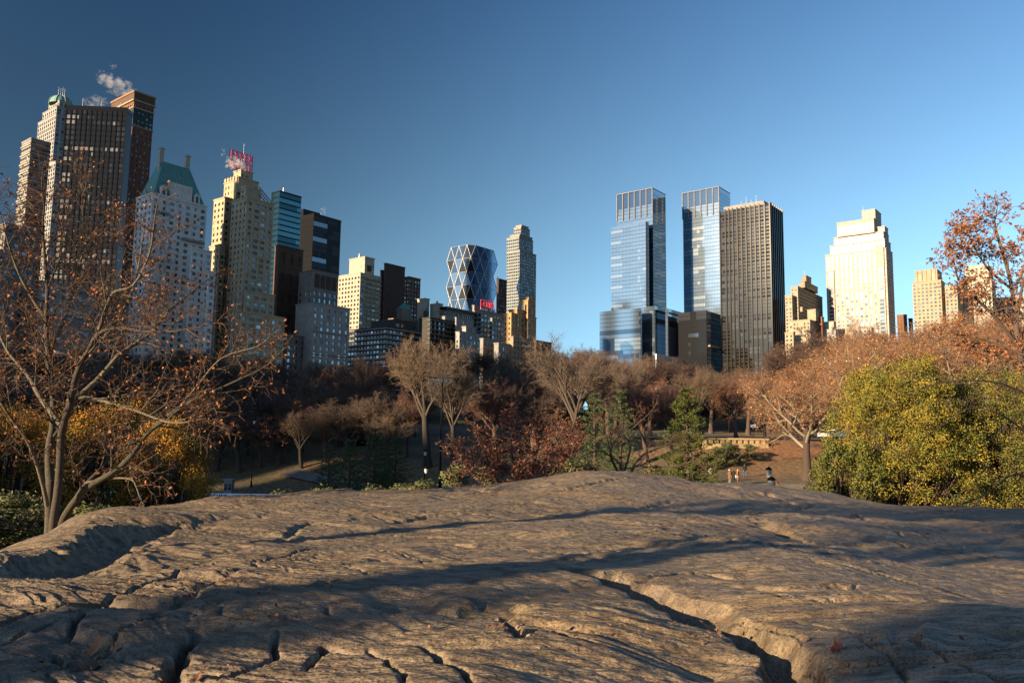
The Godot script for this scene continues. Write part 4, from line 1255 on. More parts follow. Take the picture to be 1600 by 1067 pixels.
func make_right_group() -> void:
	var b := building("stepped_brown_tower", "tan and dark stepped apartment tower behind the bronze striped tower")
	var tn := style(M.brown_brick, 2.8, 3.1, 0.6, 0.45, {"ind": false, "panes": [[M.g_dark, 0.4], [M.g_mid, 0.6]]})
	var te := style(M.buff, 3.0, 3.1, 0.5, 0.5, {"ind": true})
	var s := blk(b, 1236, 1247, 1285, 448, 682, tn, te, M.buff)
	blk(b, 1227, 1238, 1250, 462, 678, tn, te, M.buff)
	s = blk(b, 1249, 1258, 1278, 440, 690, null, null, M.tan_stone, {"vb": 449})
	s = blk(b, 1254, 1260, 1268, 431, 694, null, null, M.tan_stone, {"vb": 441})
	mast(b, Vector3(s.x0 + 2, s.y1, s.z1 - 2), 5.0)
	finish(b)
	b = building("buff_brick_block", "low buff brick block with a tank house in front of the stepped brown tower")
	var be := style(M.buff, 3.2, 3.3, 0.42, 0.5)
	s = blk(b, 1239, 1266, 1277, 500, 662, null, be, M.buff)
	blk(b, 1227, 1240, 1243, 520, 660, null, be, M.buff)
	s = blk(b, 1262, 1275, 1280, 484, 668, null, null, M.buff, {"vb": 501})
	boxpart(b, "chimney", Vector3(s.x0 + 3, s.y1, s.z1 - 14), Vector3(s.x0 + 5, s.y1 + 4, s.z1 - 12), M.buff)
	blk(b, 1279, 1285, 1288, 496, 672, null, null, M.red_brick, {})
	finish(b)
	# the big limestone tower
	b = building("limestone_tower", "large sunlit limestone tower with stepped shoulders and a tall crown block")
	var lp := [[M.g_sky, 0.3], [M.g_glint, 0.2], [M.g_mid, 0.3], [M.g_pale, 0.2]]
	var ls := style(M.limestone, 3.9, 3.5, 0.5, 0.56, {"panes": lp, "pat": [1.0, 1.0, 0.6, 0.6, 1.0, 0.6, 0.6]})
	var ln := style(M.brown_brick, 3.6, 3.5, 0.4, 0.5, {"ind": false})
	var lt := style(M.limestone, 3.9, 3.5, 0.66, 0.66, {"panes": [[M.g_glint, 0.8], [M.g_mid, 0.2]]})
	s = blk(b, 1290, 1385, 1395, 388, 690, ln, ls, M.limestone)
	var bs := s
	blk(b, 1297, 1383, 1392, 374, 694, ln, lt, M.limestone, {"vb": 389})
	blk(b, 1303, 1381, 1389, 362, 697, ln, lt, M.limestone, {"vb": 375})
	s = blk(b, 1308, 1366, 1376, 341, 700, null, style(M.limestone, 4.2, 9.0, 0.55, 0.66, {"panes": [[M.g_dark, 0.5], [M.g_mid, 0.5]], "top": 2.0}), M.limestone, {"vb": 363})
	s = blk(b, 1347, 1368, 1377, 327, 703, null, null, M.limestone, {"vb": 364})
	mast(b, Vector3(s.x0 + 1, s.y1, s.z0 + 1), 5.0)
	s = blk(b, 1372, 1383, 1388, 354, 699, null, style(M.limestone, 5.0, 9.0, 0.5, 0.7, {"panes": [[M.g_dark, 1.0]]}), M.limestone, {"vb": 363})
	# projecting bays with stacked dark lights
	var le: float = bs.z1 - bs.z0
	for k in [0.03, 0.855]:
		var z: float = bs.z0 + le * k
		boxpart(b, "bay", Vector3(bs.x0 - 1.2, 0, z), Vector3(bs.x0 - 0.003, bs.y1 - (14.0 if k < 0.5 else -4.0), z + le * 0.11), M.limestone)
		var y := 4.0
		while y < bs.y1 - 18.0:
			boxpart(b, "bay_window", Vector3(bs.x0 - 1.35, y, z + le * 0.02), Vector3(bs.x0 - 1.203, y + 2.3, z + le * 0.09), M.g_mid if int(y) % 3 else M.g_sky)
			y += 3.5
	finish(b)
	b = building("limestone_annex", "low limestone annex with curved gable at the foot of the large tower")
	blk(b, 1276, 1306, 1310, 515, 672, null, style(M.limestone, 3.6, 3.4, 0.4, 0.5), M.limestone)
	blk(b, 1287, 1303, 1306, 503, 676, null, null, M.limestone)
	blk(b, 1310, 1362, 1366, 512, 674, null, style(M.limestone, 3.6, 3.4, 0.45, 0.5), M.limestone)
	finish(b)
	b = building("dark_stub_tower", "small dark brown block between the limestone towers")
	blk(b, 1402, 1416, 1418, 492, 820, null, style(M.red_brick, 3.0, 3.2, 0.4, 0.5, {"ind": false}), M.red_brick)
	blk(b, 1420, 1425, 1427, 498, 822, null, null, M.dark_brick)
	finish(b)
	b = building("gold_stone_tower", "golden stone tower with corner piers and a louvred top behind orange leaves")
	var ge := style(M.buff, 3.4, 3.3, 0.5, 0.5, {"panes": [[M.g_mid, 0.5], [M.g_dark, 0.35], [M.g_sky, 0.15]]})
	s = blk(b, 1426, 1471, 1477, 438, 700, null, ge, M.buff)
	s = blk(b, 1430, 1465, 1472, 421, 704, null, style(M.buff, 9.0, 12.0, 0.5, 0.7, {"panes": [[M.cream, 1.0]]}), M.buff, {"vb": 439})
	for k in 5:
		boxpart(b, "buttress", Vector3(s.x0 - 0.8, s.y0, s.z0 + (s.z1 - s.z0) * (0.06 + k * 0.2)), Vector3(s.x0 - 0.004, s.y1 + 0.5, s.z0 + (s.z1 - s.z0) * (0.06 + k * 0.2) + 1.2), M.buff)
	finish(b)
	b = building("tan_stone_block", "tan stone apartment block behind the orange leaved tree")
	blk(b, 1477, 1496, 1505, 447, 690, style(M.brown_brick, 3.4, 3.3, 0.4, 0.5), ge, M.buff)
	finish(b)
	b = building("wide_stone_block", "wide pale stone block mostly hidden by the orange leaved tree")
	blk(b, 1500, 1550, 1556, 437, 700, null, style(M.cream, 3.6, 3.4, 0.45, 0.5), M.cream)
	blk(b, 1508, 1545, 1552, 414, 706, null, style(M.cream, 3.6, 3.4, 0.45, 0.5), M.cream)
	blk(b, 1554, 1640, 1644, 460, 712, null, style(M.cream, 3.6, 3.4, 0.45, 0.5), M.cream)
	finish(b)
	b = building("grey_corner_block", "grey stone hotel block behind the branches at the end of the park wall")
	blk(b, -60, 8, 60, 350, 370, style(M.pale_stone, 4.0, 3.4, 0.45, 0.5, {"ind": true}), style(M.tan_stone, 4.0, 3.4, 0.45, 0.5), M.grey_stone, {"emax": 50.0})
	blk(b, 60, 62, 212, 440, 372, style(M.pale_stone, 4.0, 3.4, 0.45, 0.5, {"ind": true}), null, M.pale_stone, {"ew": 25.0})
	finish(b)

func make_shade_row() -> void:
	# the avenue of apartment houses behind and to the left, whose long morning shade lies over the rink
	var S := SUN_AZ
	var C := Vector2(0.609, 0.793)
	var k := 0
	for d in [[-52.0, -69.5, 81.0, 345.0], [-70.0, -112.0, 93.0, 345.0], [-114.0, -150.0, 124.0, 350.0], [-152.0, -196.0, 138.0, 360.0], [-198.0, -260.0, 132.0, 350.0], [-262.0, -330.0, 130.0, 350.0], [-400.0, -437.0, 176.0, 34.0], [-437.5, -480.0, 98.0, 34.0]]:
		var b := building("avenue_house", ["limestone avenue apartment house with the lowest cornice", "cream avenue apartment house beside the lowest one", "tan avenue apartment house next to the limestone one", "pale avenue hotel with the tall plain front", "buff avenue apartment house with a broad front", "grey avenue tower at the end of its row", "tall plain hotel tower south of the park beyond the corner block", "lower hotel wing beside the tall plain hotel tower"][k], "avenue houses east of the park")
		var mid: Vector2 = S * d[3] + Vector2(C.x, C.y) * ((d[0] + d[1]) / 2)
		b.node = thing(b.called, b.label, "building", Vector3(mid.x, 8.0, mid.y), GRID_TURN - 14.5, b.group)
		var wd: float = absf(d[1] - d[0])
		var s := {"x0": -12.0, "x1": 12.0, "z0": -wd / 2, "z1": wd / 2, "y0": 0.0, "y1": d[2]}
		var m: Material = [M.limestone, M.cream, M.tan_brick, M.pale_stone, M.buff, M.grey_stone, M.pale_stone, M.tan_stone][k]
		var st := style(m, 4.0, 3.6, 0.45, 0.5, {"ind": false})
		raise(b, s, st, st, m)
		finish(b)
		k += 1

# ---------------------------------------------------------------- trees
const KINDS := {
	"elm": {"seg": [4, 5, 4, 3, 2], "kids": [9, 8, 8, 8], "ang": [27.0, 30.0, 36.0, 42.0], "ratio": [1.15, 0.50, 0.52, 0.55], "t0": [0.72, 0.28, 0.2, 0.15], "wander": [0.05, 0.14, 0.2, 0.25, 0.25], "trop": [0.02, 0.06, 0.05, 0.04, 0.03], "len": 7.2, "r": 0.42, "sides": [8, 6, 4, 3, 3], "wl": 2, "thin": 0.017, "stem": [0.05, 0.038, 0.03], "bark": [0.085, 0.063, 0.046], "twig": [0.15, 0.09, 0.056], "leaf": 0.0},  # elm stem colour darkened to carry the shade on the lower trunk
	"round": {"seg": [4, 4, 4, 3, 2], "kids": [10, 8, 8, 8], "ang": [42.0, 38.0, 42.0, 45.0], "ratio": [0.95, 0.52, 0.52, 0.55], "t0": [0.55, 0.25, 0.2, 0.15], "wander": [0.06, 0.18, 0.25, 0.3, 0.3], "trop": [0.02, 0.07, 0.05, 0.03, 0.02], "len": 6.0, "r": 0.34, "sides": [7, 5, 4, 3, 3], "wl": 2, "thin": 0.018, "bark": [0.095, 0.065, 0.048], "twig": [0.150, 0.078, 0.052], "leaf": 0.0},
	"plane": {"seg": [4, 6, 4, 3, 2], "kids": [9, 9, 7, 7], "ang": [46.0, 44.0, 46.0, 48.0], "ratio": [1.25, 0.46, 0.5, 0.52], "t0": [0.5, 0.25, 0.2, 0.15], "wander": [0.06, 0.22, 0.3, 0.35, 0.35], "trop": [0.02, 0.05, 0.04, 0.02, 0.0], "len": 6.4, "r": 0.36, "sides": [8, 6, 5, 3, 3], "wl": 2, "thin": 0.018, "stem": [0.075, 0.055, 0.04], "bark": [0.27, 0.22, 0.15], "twig": [0.19, 0.105, 0.058], "leaf": 0.42, "leafsize": 0.17, "leafcols": [[0.36, 0.15, 0.045], [0.27, 0.11, 0.04], [0.42, 0.21, 0.07]]},
	"oak": {"seg": [4, 5, 4, 3, 2], "kids": [8, 7, 6, 5], "ang": [48.0, 46.0, 48.0, 48.0], "ratio": [1.0, 0.52, 0.52, 0.55], "t0": [0.4, 0.25, 0.2, 0.15], "wander": [0.06, 0.22, 0.3, 0.35, 0.35], "trop": [0.02, 0.04, 0.03, 0.02, 0.0], "len": 6.4, "r": 0.40, "sides": [7, 5, 4, 3, 3], "wl": 2, "thin": 0.018, "bark": [0.085, 0.06, 0.045], "twig": [0.12, 0.065, 0.045], "leaf": 1.1, "leafsize": 0.2, "leafcols": [[0.24, 0.085, 0.035], [0.18, 0.065, 0.03], [0.30, 0.13, 0.05]]},
}
func col3(a: Array, k := 1.0) -> Color:
	return Color(a[0] * k, a[1] * k, a[2] * k)
func tree_kit(kind: Dictionary, seed_: int) -> Dictionary:
	var T := kind.duplicate()
	T.wood = MB.new(); T.fine = MB.new(); T.leaves = MB.new()
	T.rng = RandomNumberGenerator.new()
	T.rng.seed = seed_
	return T
func rv(r: RandomNumberGenerator) -> Vector3:
	return Vector3(r.randf_range(-1, 1), r.randf_range(-1, 1), r.randf_range(-1, 1))
func blade(mb: MB, p: Vector3, r: RandomNumberGenerator, size: float, col: Color) -> void:
	var a := rv(r).normalized() * size
	var b := a.cross(rv(r)).normalized() * size * 0.62
	var k := mb.v.size()
	mb.v.append(p); mb.v.append(p + a * 0.5 + b * 0.5); mb.v.append(p + a); mb.v.append(p + a * 0.5 - b * 0.5)
	var n := b.cross(a).normalized()
	for i in 4:
		mb.n.append(n); mb.c.append(col)
	mb.ix.append(k); mb.ix.append(k + 2); mb.ix.append(k + 1)
	mb.ix.append(k); mb.ix.append(k + 3); mb.ix.append(k + 2)
func soft_blade(mb: MB, p: Vector3, r: RandomNumberGenerator, size: float, col: Color, out: Vector3) -> void:
	var a := rv(r).normalized() * size
	var b := a.cross(rv(r)).normalized() * size * 0.62
	if b.cross(a).dot(out) < 0:
		b = -b
	var k := mb.v.size()
	mb.v.append(p); mb.v.append(p + a * 0.5 + b * 0.5); mb.v.append(p + a); mb.v.append(p + a * 0.5 - b * 0.5)
	var n := (b.cross(a).normalized() * 0.6 + out * 0.7).normalized()
	for i in 4:
		mb.n.append(n); mb.c.append(col)
	mb.ix.append(k); mb.ix.append(k + 2); mb.ix.append(k + 1)
	mb.ix.append(k); mb.ix.append(k + 3); mb.ix.append(k + 2)
func grow(T: Dictionary, p: Vector3, dir: Vector3, r: float, length: float, lvl: int) -> void:
	var rng: RandomNumberGenerator = T.rng
	var last: int = T.seg.size() - 1
	var n: int = T.seg[lvl]
	var pts := PackedVector3Array([p]); var rad := PackedFloat32Array([r])
	var d := dir.normalized()
	var tip: float = r * (0.62 if lvl == 0 else 0.35)
	for i in n:
		d = (d + rv(rng) * T.wander[lvl] + Vector3(0, T.trop[lvl], 0)).normalized()
		p += d * (length / n)
		pts.append(p); rad.append(lerpf(r, tip, float(i + 1) / n))
	var mb: MB = T.wood if lvl <= T.wl else T.fine
	var shade := rng.randf_range(0.8, 1.2)
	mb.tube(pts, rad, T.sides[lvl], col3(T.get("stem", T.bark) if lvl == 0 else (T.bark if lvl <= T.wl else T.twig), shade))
	if lvl == last:
		if T.leaf > 0:
			var m := T.leaf as float
			while m > 0:
				if rng.randf() < m:
					var c: Array = T.leafcols[rng.randi() % T.leafcols.size()]
					blade(T.leaves, pts[1 + rng.randi() % n] , rng, T.leafsize * rng.randf_range(0.7, 1.3), col3(c, rng.randf_range(0.7, 1.25)))
				m -= 1.0
		return
	var kids: int = T.kids[lvl]
	var az := rng.randf() * TAU
	for k in kids:
		var t := lerpf(T.t0[lvl], 1.0, (k + rng.randf()) / kids)
		var fi := t * n
		var i := mini(int(fi), n - 1)
		var q := pts[i].lerp(pts[i + 1], fi - i)
		var bd := (pts[i + 1] - pts[i]).normalized()
		az += 2.4 + rng.randf_range(-0.4, 0.4)
		var side := bd.cross(Vector3(0.3, 0.1, 0.95) if absf(bd.z) < 0.9 else Vector3.RIGHT).normalized()
		side = side.rotated(bd, az)
		var a := deg_to_rad(T.ang[lvl] * rng.randf_range(0.7, 1.3))
		var cd := bd * cos(a) + side * sin(a)
		var cl: float = length * T.ratio[lvl] * lerpf(1.1, 0.7, t) * rng.randf_range(0.8, 1.2)
		var cr := maxf(lerpf(rad[i], rad[i + 1], fi - i) * (0.6 if lvl else 0.55), T.thin * (1.0 if lvl + 1 == last else 1.4))
		grow(T, q, cd, cr, cl, lvl + 1)
func tree_thing(T: Dictionary, called: String, label: String, group := "") -> Node3D:
	var o := thing(called, label, "tree", Vector3.ZERO, 0.0, group)
	part("trunk", T.wood.mesh(M.bark), o)
	part("crown", T.fine.mesh(M.twig), o)
	if T.leaves.ix.size():
		part("leaves", T.leaves.mesh(M.leaf), o)
	return o
func height_of(T: Dictionary) -> float:
	var y := 0.0
	for q in T.fine.v:
		y = maxf(y, q.y)
	return y
func proto(kind: String, seed_: int, called: String, twig := []) -> Array:
	var T := tree_kit(KINDS[kind], seed_)
	if twig.size():
		T.twig = twig
	T.fat = 1.0
	# a flared foot that goes into the soil
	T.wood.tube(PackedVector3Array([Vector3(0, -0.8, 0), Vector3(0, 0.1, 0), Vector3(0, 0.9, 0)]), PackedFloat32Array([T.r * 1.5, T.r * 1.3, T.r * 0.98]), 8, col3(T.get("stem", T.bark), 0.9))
	grow(T, Vector3.ZERO, Vector3.UP, T.r, T.len, 0)
	return [tree_thing(T, called, "", ""), height_of(T), 0]
func put_tree(P: Array, where: Vector3, height: float, label: String, group: String, turn: float, wide := 1.0) -> void:
	var o: Node3D = P[0]
	var s: float = height / P[1]
	if P[2] == 0:
		P[2] = 1
	else:
		o = o.duplicate()
		o.name = numbered(str(P[0].name).rstrip("0123456789").trim_suffix("_"))
		add_child(o)
	o.position = where
	o.rotation_degrees = Vector3(0, turn, 0)
	o.scale = Vector3(s * wide, s, s * wide)
	tag(o, label, "tree", group)
func top_at(u: float, f: float, v: float) -> float:     # the height of a thing on the ground whose top shows at a photo row
	var g := gpos(u, f)
	return at(u, v, f).y - g.y
func prof(tab: Array, u: float) -> float:
	for i in tab.size() - 1:
		if u <= tab[i + 1][0]:
			return lerpf(tab[i][1], tab[i + 1][1], clampf((u - tab[i][0]) / (tab[i + 1][0] - tab[i][0]), 0, 1))
	return tab[-1][1]

# a mound of foliage: many small leaves over lobes that shade one another
func foliage(mb: MB, seed_: int, lobes: Array, count: int, size: float, cols: Array, flat := 0.75) -> void:
	var r := RandomNumberGenerator.new()
	r.seed = seed_
	var area := 0.0
	for l in lobes:
		area += l[1] * l[1]
	for l in lobes:
		var n := int(count * l[1] * l[1] / area)
		var tint: Array = cols[r.randi() % cols.size()]
		for i in n:
			var d := rv(r)
			while d.length() > 1 or d.length() < 0.1:
				d = rv(r)
			d = d.normalized()
			var lump := 1.0 + 0.22 * sin(d.x * 7 + l[0].x * 3) * sin(d.y * 6 + l[0].y) * sin(d.z * 7 + l[0].z * 2)
			var q: Vector3 = l[0] + Vector3(d.x, d.y * flat, d.z) * l[1] * lump * pow(r.randf_range(0.12, 1.1), 0.5)
			var c: Array = tint if r.randf() < 0.82 else cols[r.randi() % cols.size()]
			soft_blade(mb, q, r, size * r.randf_range(0.6, 1.35), col3(c, r.randf_range(0.82, 1.18)), d)
func bush_proto(called: String, seed_: int, w: float, h: float, lobes: int, count: int, size: float, cols: Array, bark: Array, cat := "bush") -> Node3D:
	var r := RandomNumberGenerator.new()
	r.seed = seed_
	var list := []
	var wood := MB.new()
	for k in lobes:
		var a := r.randf() * TAU
		var y := pow(r.randf(), 0.8)
		var rr := w * 0.5 * sqrt(maxf(0.04, 1.0 - y * y * 0.9)) * lerpf(0.62, 1.0, r.randf())
		var c := Vector3(cos(a) * rr * 0.9, h * (0.08 + 0.80 * y), sin(a) * rr * 0.9)
		list.append([c, lerpf(0.09, 0.17, pow(r.randf(), 1.2)) * minf(w, h)])
		var p0 := Vector3(cos(a) * 0.25, -0.5, sin(a) * 0.25)
		wood.tube(PackedVector3Array([p0, p0.lerp(c, 0.5) + rv(r) * 0.2, c]), PackedFloat32Array([0.07 * h / 4, 0.045 * h / 4, 0.015]), 5, col3(bark, r.randf_range(0.8, 1.2)))
		for q in 4:
			wood.tube(PackedVector3Array([p0.lerp(c, 0.6), c + rv(r) * list[-1][1]]), PackedFloat32Array([0.025, 0.008]), 3, col3(bark))
	var mb := MB.new()
	if size < 0.1:      # fine-leaved evergreens: every lobe is made of drooping sprays
		var sprays := []
		for l in list:
			for q in 21:
				var d := (rv(r) + Vector3(0, 0.25, 0)).normalized()
				sprays.append([l[0] + d * l[1] * r.randf_range(0.55, 1.05), l[1] * r.randf_range(0.2, 0.42)])
		list = sprays
	foliage(mb, seed_ + 1, list, count, size, cols)
	var o := thing(called, "", cat)
	part("stems", wood.mesh(M.bark), o)
	part("foliage", mb.mesh(M.leaf), o)
	return o
func pine_proto(called: String, seed_: int, h: float, w: float, cols: Array, open := 1.0) -> Node3D:
	var r := RandomNumberGenerator.new()
	r.seed = seed_
	var wood := MB.new(); var mb := MB.new()
	wood.tube(PackedVector3Array([Vector3(0, -0.6, 0), Vector3(0.05, h * 0.4, 0.03), Vector3(-0.03, h * 0.97, 0)]), PackedFloat32Array([h * 0.02, h * 0.013, 0.015]), 7, Color(0.09, 0.06, 0.04))
	var y := h * 0.16
	while y < h * 0.97:
		var fr := 1.0 - (y / h)
		var n := 5 + int(r.randf() * 2)
		var az := r.randf() * TAU
		for k in n:
			var a := az + TAU * k / n + r.randf_range(-0.3, 0.3)
			var ln := w * 0.5 * pow(fr, 0.72) * r.randf_range(0.7, 1.25) + 0.12
			var out := Vector3(cos(a), 0.24, sin(a)).normalized()
			var p := Vector3(0, y + r.randf_range(-0.1, 0.1), 0)
			var tip := p + out * ln + Vector3(0, ln * 0.12, 0)
			wood.tube(PackedVector3Array([p, p.lerp(tip, 0.55) - Vector3(0, ln * 0.05, 0), tip]), PackedFloat32Array([0.035, 0.02, 0.008]), 4, Color(0.10, 0.07, 0.045))
			var m := int(5 + ln * 9 * open)
			for i in m:
				var t := lerpf(0.25, 1.03, float(i) / m)
				var c := p.lerp(tip, t) + rv(r) * (0.05 + ln * 0.16 * (1.1 - t)) + Vector3(0, 0.03, 0)
				var tint := col3(cols[r.randi() % cols.size()], r.randf_range(0.7, 1.3))
				for q in 9:      # a tuft of needles
					var nd := (out * 0.6 + Vector3(0, 0.45, 0) + rv(r) * 0.95).normalized() * r.randf_range(0.13, 0.26)
					var sd := nd.cross(rv(r)).normalized() * 0.022
					mb.tri(c - sd, c + sd, c + nd, tint)
		y += h * 0.052 * r.randf_range(0.8, 1.2)
	var o := thing(called, "", "tree")
	part("trunk", wood.mesh(M.bark), o)
	part("crown", mb.mesh(M.leaf), o)
	return o
func settle(o: Node3D, where: Vector3, turn: float, s: Vector3, label: String, cat: String, group := "") -> Node3D:
	o.position = where
	o.rotation_degrees.y = turn
	o.scale = s
	tag(o, label, cat, group)
	return o
func again(o: Node3D) -> Node3D:
	var r: Node3D = o.duplicate()
	r.name = numbered(str(o.name).rstrip("0123456789").trim_suffix("_"))
	add_child(r)
	return r

# limbs followed in the photo, each with a depth that wanders, dressed with twigs
func limb(T: Dictionary, pix: Array, d0: float, d1: float, r0: float, r1: float, twigs: int, tl: float, lvl := 2) -> void:
	var pts := PackedVector3Array(); var rad := PackedFloat32Array()
	var rng: RandomNumberGenerator = T.rng
	var m := pix.size()
	for i in m:
		var t := float(i) / (m - 1)
		pts.append(at(pix[i][0], pix[i][1], lerpf(d0, d1, t)) - T.org)
		rad.append(lerpf(r0, r1, t))
	# round the corners
	var p2 := PackedVector3Array(); var r2 := PackedFloat32Array()
	for i in m - 1:
		for q in 3:
			var t := q / 3.0
			p2.append(pts[i].cubic_interpolate(pts[i + 1], pts[maxi(i - 1, 0)], pts[mini(i + 2, m - 1)], t) + rv(rng) * r1 * 0.35)
			r2.append(lerpf(rad[i], rad[i + 1], t) * rng.randf_range(0.93, 1.08))
	p2.append(pts[m - 1]); r2.append(r1)
	T.wood.tube(p2, r2, 8, col3(T.bark, rng.randf_range(0.85, 1.15)))
	for k in twigs:
		var i := int(lerpf(0.3, 0.999, (k + rng.randf()) / twigs) * (p2.size() - 1))
		var bd := (p2[i + 1] - p2[i]).normalized()
		var sd := (rv(rng) + Vector3(0, 0.5, 0)).normalized()
		grow(T, p2[i], (bd * 0.6 + sd).normalized(), maxf(r2[i] * 0.45, T.thin * 2), tl * rng.randf_range(0.6, 1.3), lvl)
	grow(T, p2[-1], p2[-1] - p2[-2], r1, tl, lvl)

func make_trees() -> void:
	var rng := RandomNumberGenerator.new()
	rng.seed = 71
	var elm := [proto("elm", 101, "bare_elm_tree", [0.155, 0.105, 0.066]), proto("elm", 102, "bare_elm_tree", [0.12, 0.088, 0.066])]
	var rnd := [proto("round", 201, "bare_round_tree", [0.135, 0.068, 0.046]), proto("round", 202, "bare_round_tree", [0.105, 0.07, 0.052]), proto("round", 203, "bare_round_tree", [0.085, 0.052, 0.042])]
	var pla := [proto("plane", 301, "plane_tree"), proto("plane", 302, "plane_tree")]
	var oak := [proto("oak", 401, "russet_oak_tree"), proto("oak", 402, "russet_oak_tree")]
	var tops := [[-80, 555], [330, 548], [400, 566], [560, 562], [640, 552], [780, 560], [900, 553], [1000, 562], [1100, 572], [1200, 572], [1250, 545], [1330, 514], [1450, 516], [1560, 488], [1680, 480]]
	# far belt below the towers
	var u := -70.0
	while u < 1680.0:
		var f := rng.randf_range(195, 250)
		var hgt := top_at(u, f, prof(tops, u) + rng.randf_range(-20, 10))
		var P: Array = (rnd[rng.randi() % 3] if rng.randf() < 0.55 else elm[rng.randi() % 2]) if u < 1180 else (pla[rng.randi() % 2] if rng.randf() < 0.75 else rnd[rng.randi() % 3])
		var far_label := "bare brown tree in the far belt below the towers" if u < 1180 else "tree with orange brown twigs below the limestone towers"
		put_tree(P, gpos(u, f), hgt, far_label, "far belt of park trees" if u < 1180 else "orange brown trees below the limestone towers", rng.randf() * 360, 1.25)
		u += rng.randf_range(19, 29)
	# nearer belt
	u = -60.0
	while u < 1660.0:
		var f := rng.randf_range(148, 185)
		var dv := rng.randf_range(0, 34)
		var gap: bool = u > 590 and u < 760
		if not gap:
			var hgt := top_at(u, f, prof(tops, u) + dv)
			var P: Array = rnd[rng.randi() % 3] if u < 1180 else (pla[rng.randi() % 2] if rng.randf() < 0.6 else oak[rng.randi() % 2])
			put_tree(P, gpos(u, f), maxf(hgt, 7.0), "bare reddish tree in the middle belt behind the lawns" if u < 1180 else "orange brown tree along the park road", "middle belt of park trees" if u < 1180 else "trees along the park road", rng.randf() * 360, 1.2)
		u += rng.randf_range(24, 36)
	# thickets that close the foot of the belts
	u = -80.0
	while u < 1690.0:
		var f := rng.randf_range(184, 194)
		put_tree(rnd[rng.randi() % 3], gpos(u, f, -1.2), rng.randf_range(6.0, 9.0), "twiggy thicket closing the foot of the far belt", "thickets along the far belt", rng.randf() * 360, 1.7)
		u += rng.randf_range(26, 40)
	u = 330.0
	while u < 640.0:
		var f := rng.randf_range(140, 160)
		put_tree(rnd[rng.randi() % 3], gpos(u, f, -1.0), rng.randf_range(5.0, 9.0), "dark twiggy shrub on the shaded slope above the rink", "shrubs on the shaded slope", rng.randf() * 360, 1.6)
		u += rng.randf_range(16, 26)
	u = 300.0
	while u < 620.0:
		var f := rng.randf_range(124, 146)
		var P: Array = [rnd[0], rnd[1], elm[1], oak[0]][rng.randi() % 4]
		put_tree(P, gpos(u, f), top_at(u, f, rng.randf_range(585, 640)), "bare tree in the shaded wood above the rink", "trees of the shaded wood above the rink", rng.randf() * 360, 1.25)
		u += rng.randf_range(20, 34)
	u = 318.0
	while u < 620.0:
		var f := rng.randf_range(117, 124)
		var P: Array = [rnd[2], rnd[1], oak[1], elm[0]][rng.randi() % 4]
		put_tree(P, gpos(u, f, -0.6), top_at(u, f, rng.randf_range(598, 655)), "bare tree along the far side of the rink", "trees along the far side of the rink", rng.randf() * 360, 1.35)
		u += rng.randf_range(24, 38)
	# trees one can tell apart
	var one := [
		[elm[0], 672, 115, 517, "tall vase shaped elm behind the floodlight pole", 1.15, 20.0],
		[elm[1], 711, 112, 548, "elm with a trunk coloured dark for shade between the floodlight pole and the russet shrub", 1.0, 130.0],
		[elm[1], 894, 108, 517, "tall pale elm rising behind the pines", 1.15, 60.0],
		[rnd[0], 640, 126, 600, "slender tree with a leaning trunk beside the lawn path", 0.6, 10.0],
		[pla[1], 651, 150, 604, "small pale barked tree on the lawn", 0.8, 200.0],
		[oak[0], 612, 138, 640, "small russet leaved tree on the shaded lawn", 0.9, 40.0],
		[rnd[1], 392, 128, 612, "rounded bare tree beside the lamp on the far rink bank", 1.0, 75.0],
		[rnd[2], 436, 131, 608, "rounded bare tree in the middle of the rink bank", 1.0, 170.0],
		[rnd[0], 476, 129, 604, "rounded bare tree at the lawn end of the rink bank", 1.05, 250.0],
		[rnd[1], 538, 140, 612, "dark forked tree on the shaded lawn", 1.0, 310.0],
		[pla[0], 1259, 105, 556, "spreading plane tree with pale limbs on the sunlit meadow", 1.28, 15.0],
		[pla[1], 1325, 136, 520, "pale limbed plane tree behind the yellow green evergreen", 1.2, 95.0],
		[elm[0], 1092, 125, 566, "tall thin crowned tree behind the young pine", 0.8, 220.0],
		[elm[1], 980, 150, 545, "dark fine twigged tree in front of the blue towers", 1.0, 280.0],
		[rnd[2], 560, 168, 556, "broad bare tree below the banded building", 1.1, 330.0],
		[rnd[0], 775, 125, 585, "bare thicket tree behind the russet shrub", 1.1, 200.0],
		[rnd[1], 835, 120, 592, "reddish bare tree beside the pale elm", 1.1, 20.0],
		[oak[1], 860, 85, 640, "low russet tree between the shrub and the pines", 1.0, 20.0],
		[rnd[0], 926, 158, 556, "bare tree closing the gap behind the pale elm", 1.2, 10.0],
		[rnd[1], 952, 152, 566, "bare tree behind the narrower dark pine", 1.2, 70.0],
		[rnd[2], 1010, 118, 590, "bare tree between the two green pines", 1.1, 120.0],
		[rnd[0], 1050, 122, 598, "bare brown tree above the young pine", 1.0, 260.0],
		[oak[0], 1150, 130, 590, "russet tree above the parapet wall", 0.9, 140.0],
		[pla[1], 1195, 138, 580, "thin plane tree by the road sign", 0.8, 330.0],
		[oak[1], 300, 120, 590, "russet tree across the rink", 1.2, 100.0],
		[rnd[1], 220, 125, 575, "bare tree across the rink beside the russet one", 1.2, 220.0],
		[rnd[2], 130, 118, 570, "bare tree across the rink behind the forked plane tree", 1.2, 30.0],
		[rnd[0], 40, 122, 565, "bare tree across the rink beyond the golden shrubs", 1.2, 150.0],
		[rnd[1], -30, 112, 560, "bare tree at the near corner of the rink", 1.2, 290.0]]
	for d in one:
		put_tree(d[0], gpos(d[1], d[2]), top_at(d[1], d[2], d[3]), d[4], "", d[6], d[5])
	# trees behind the viewer whose shadows cross the rock
	var k := 0
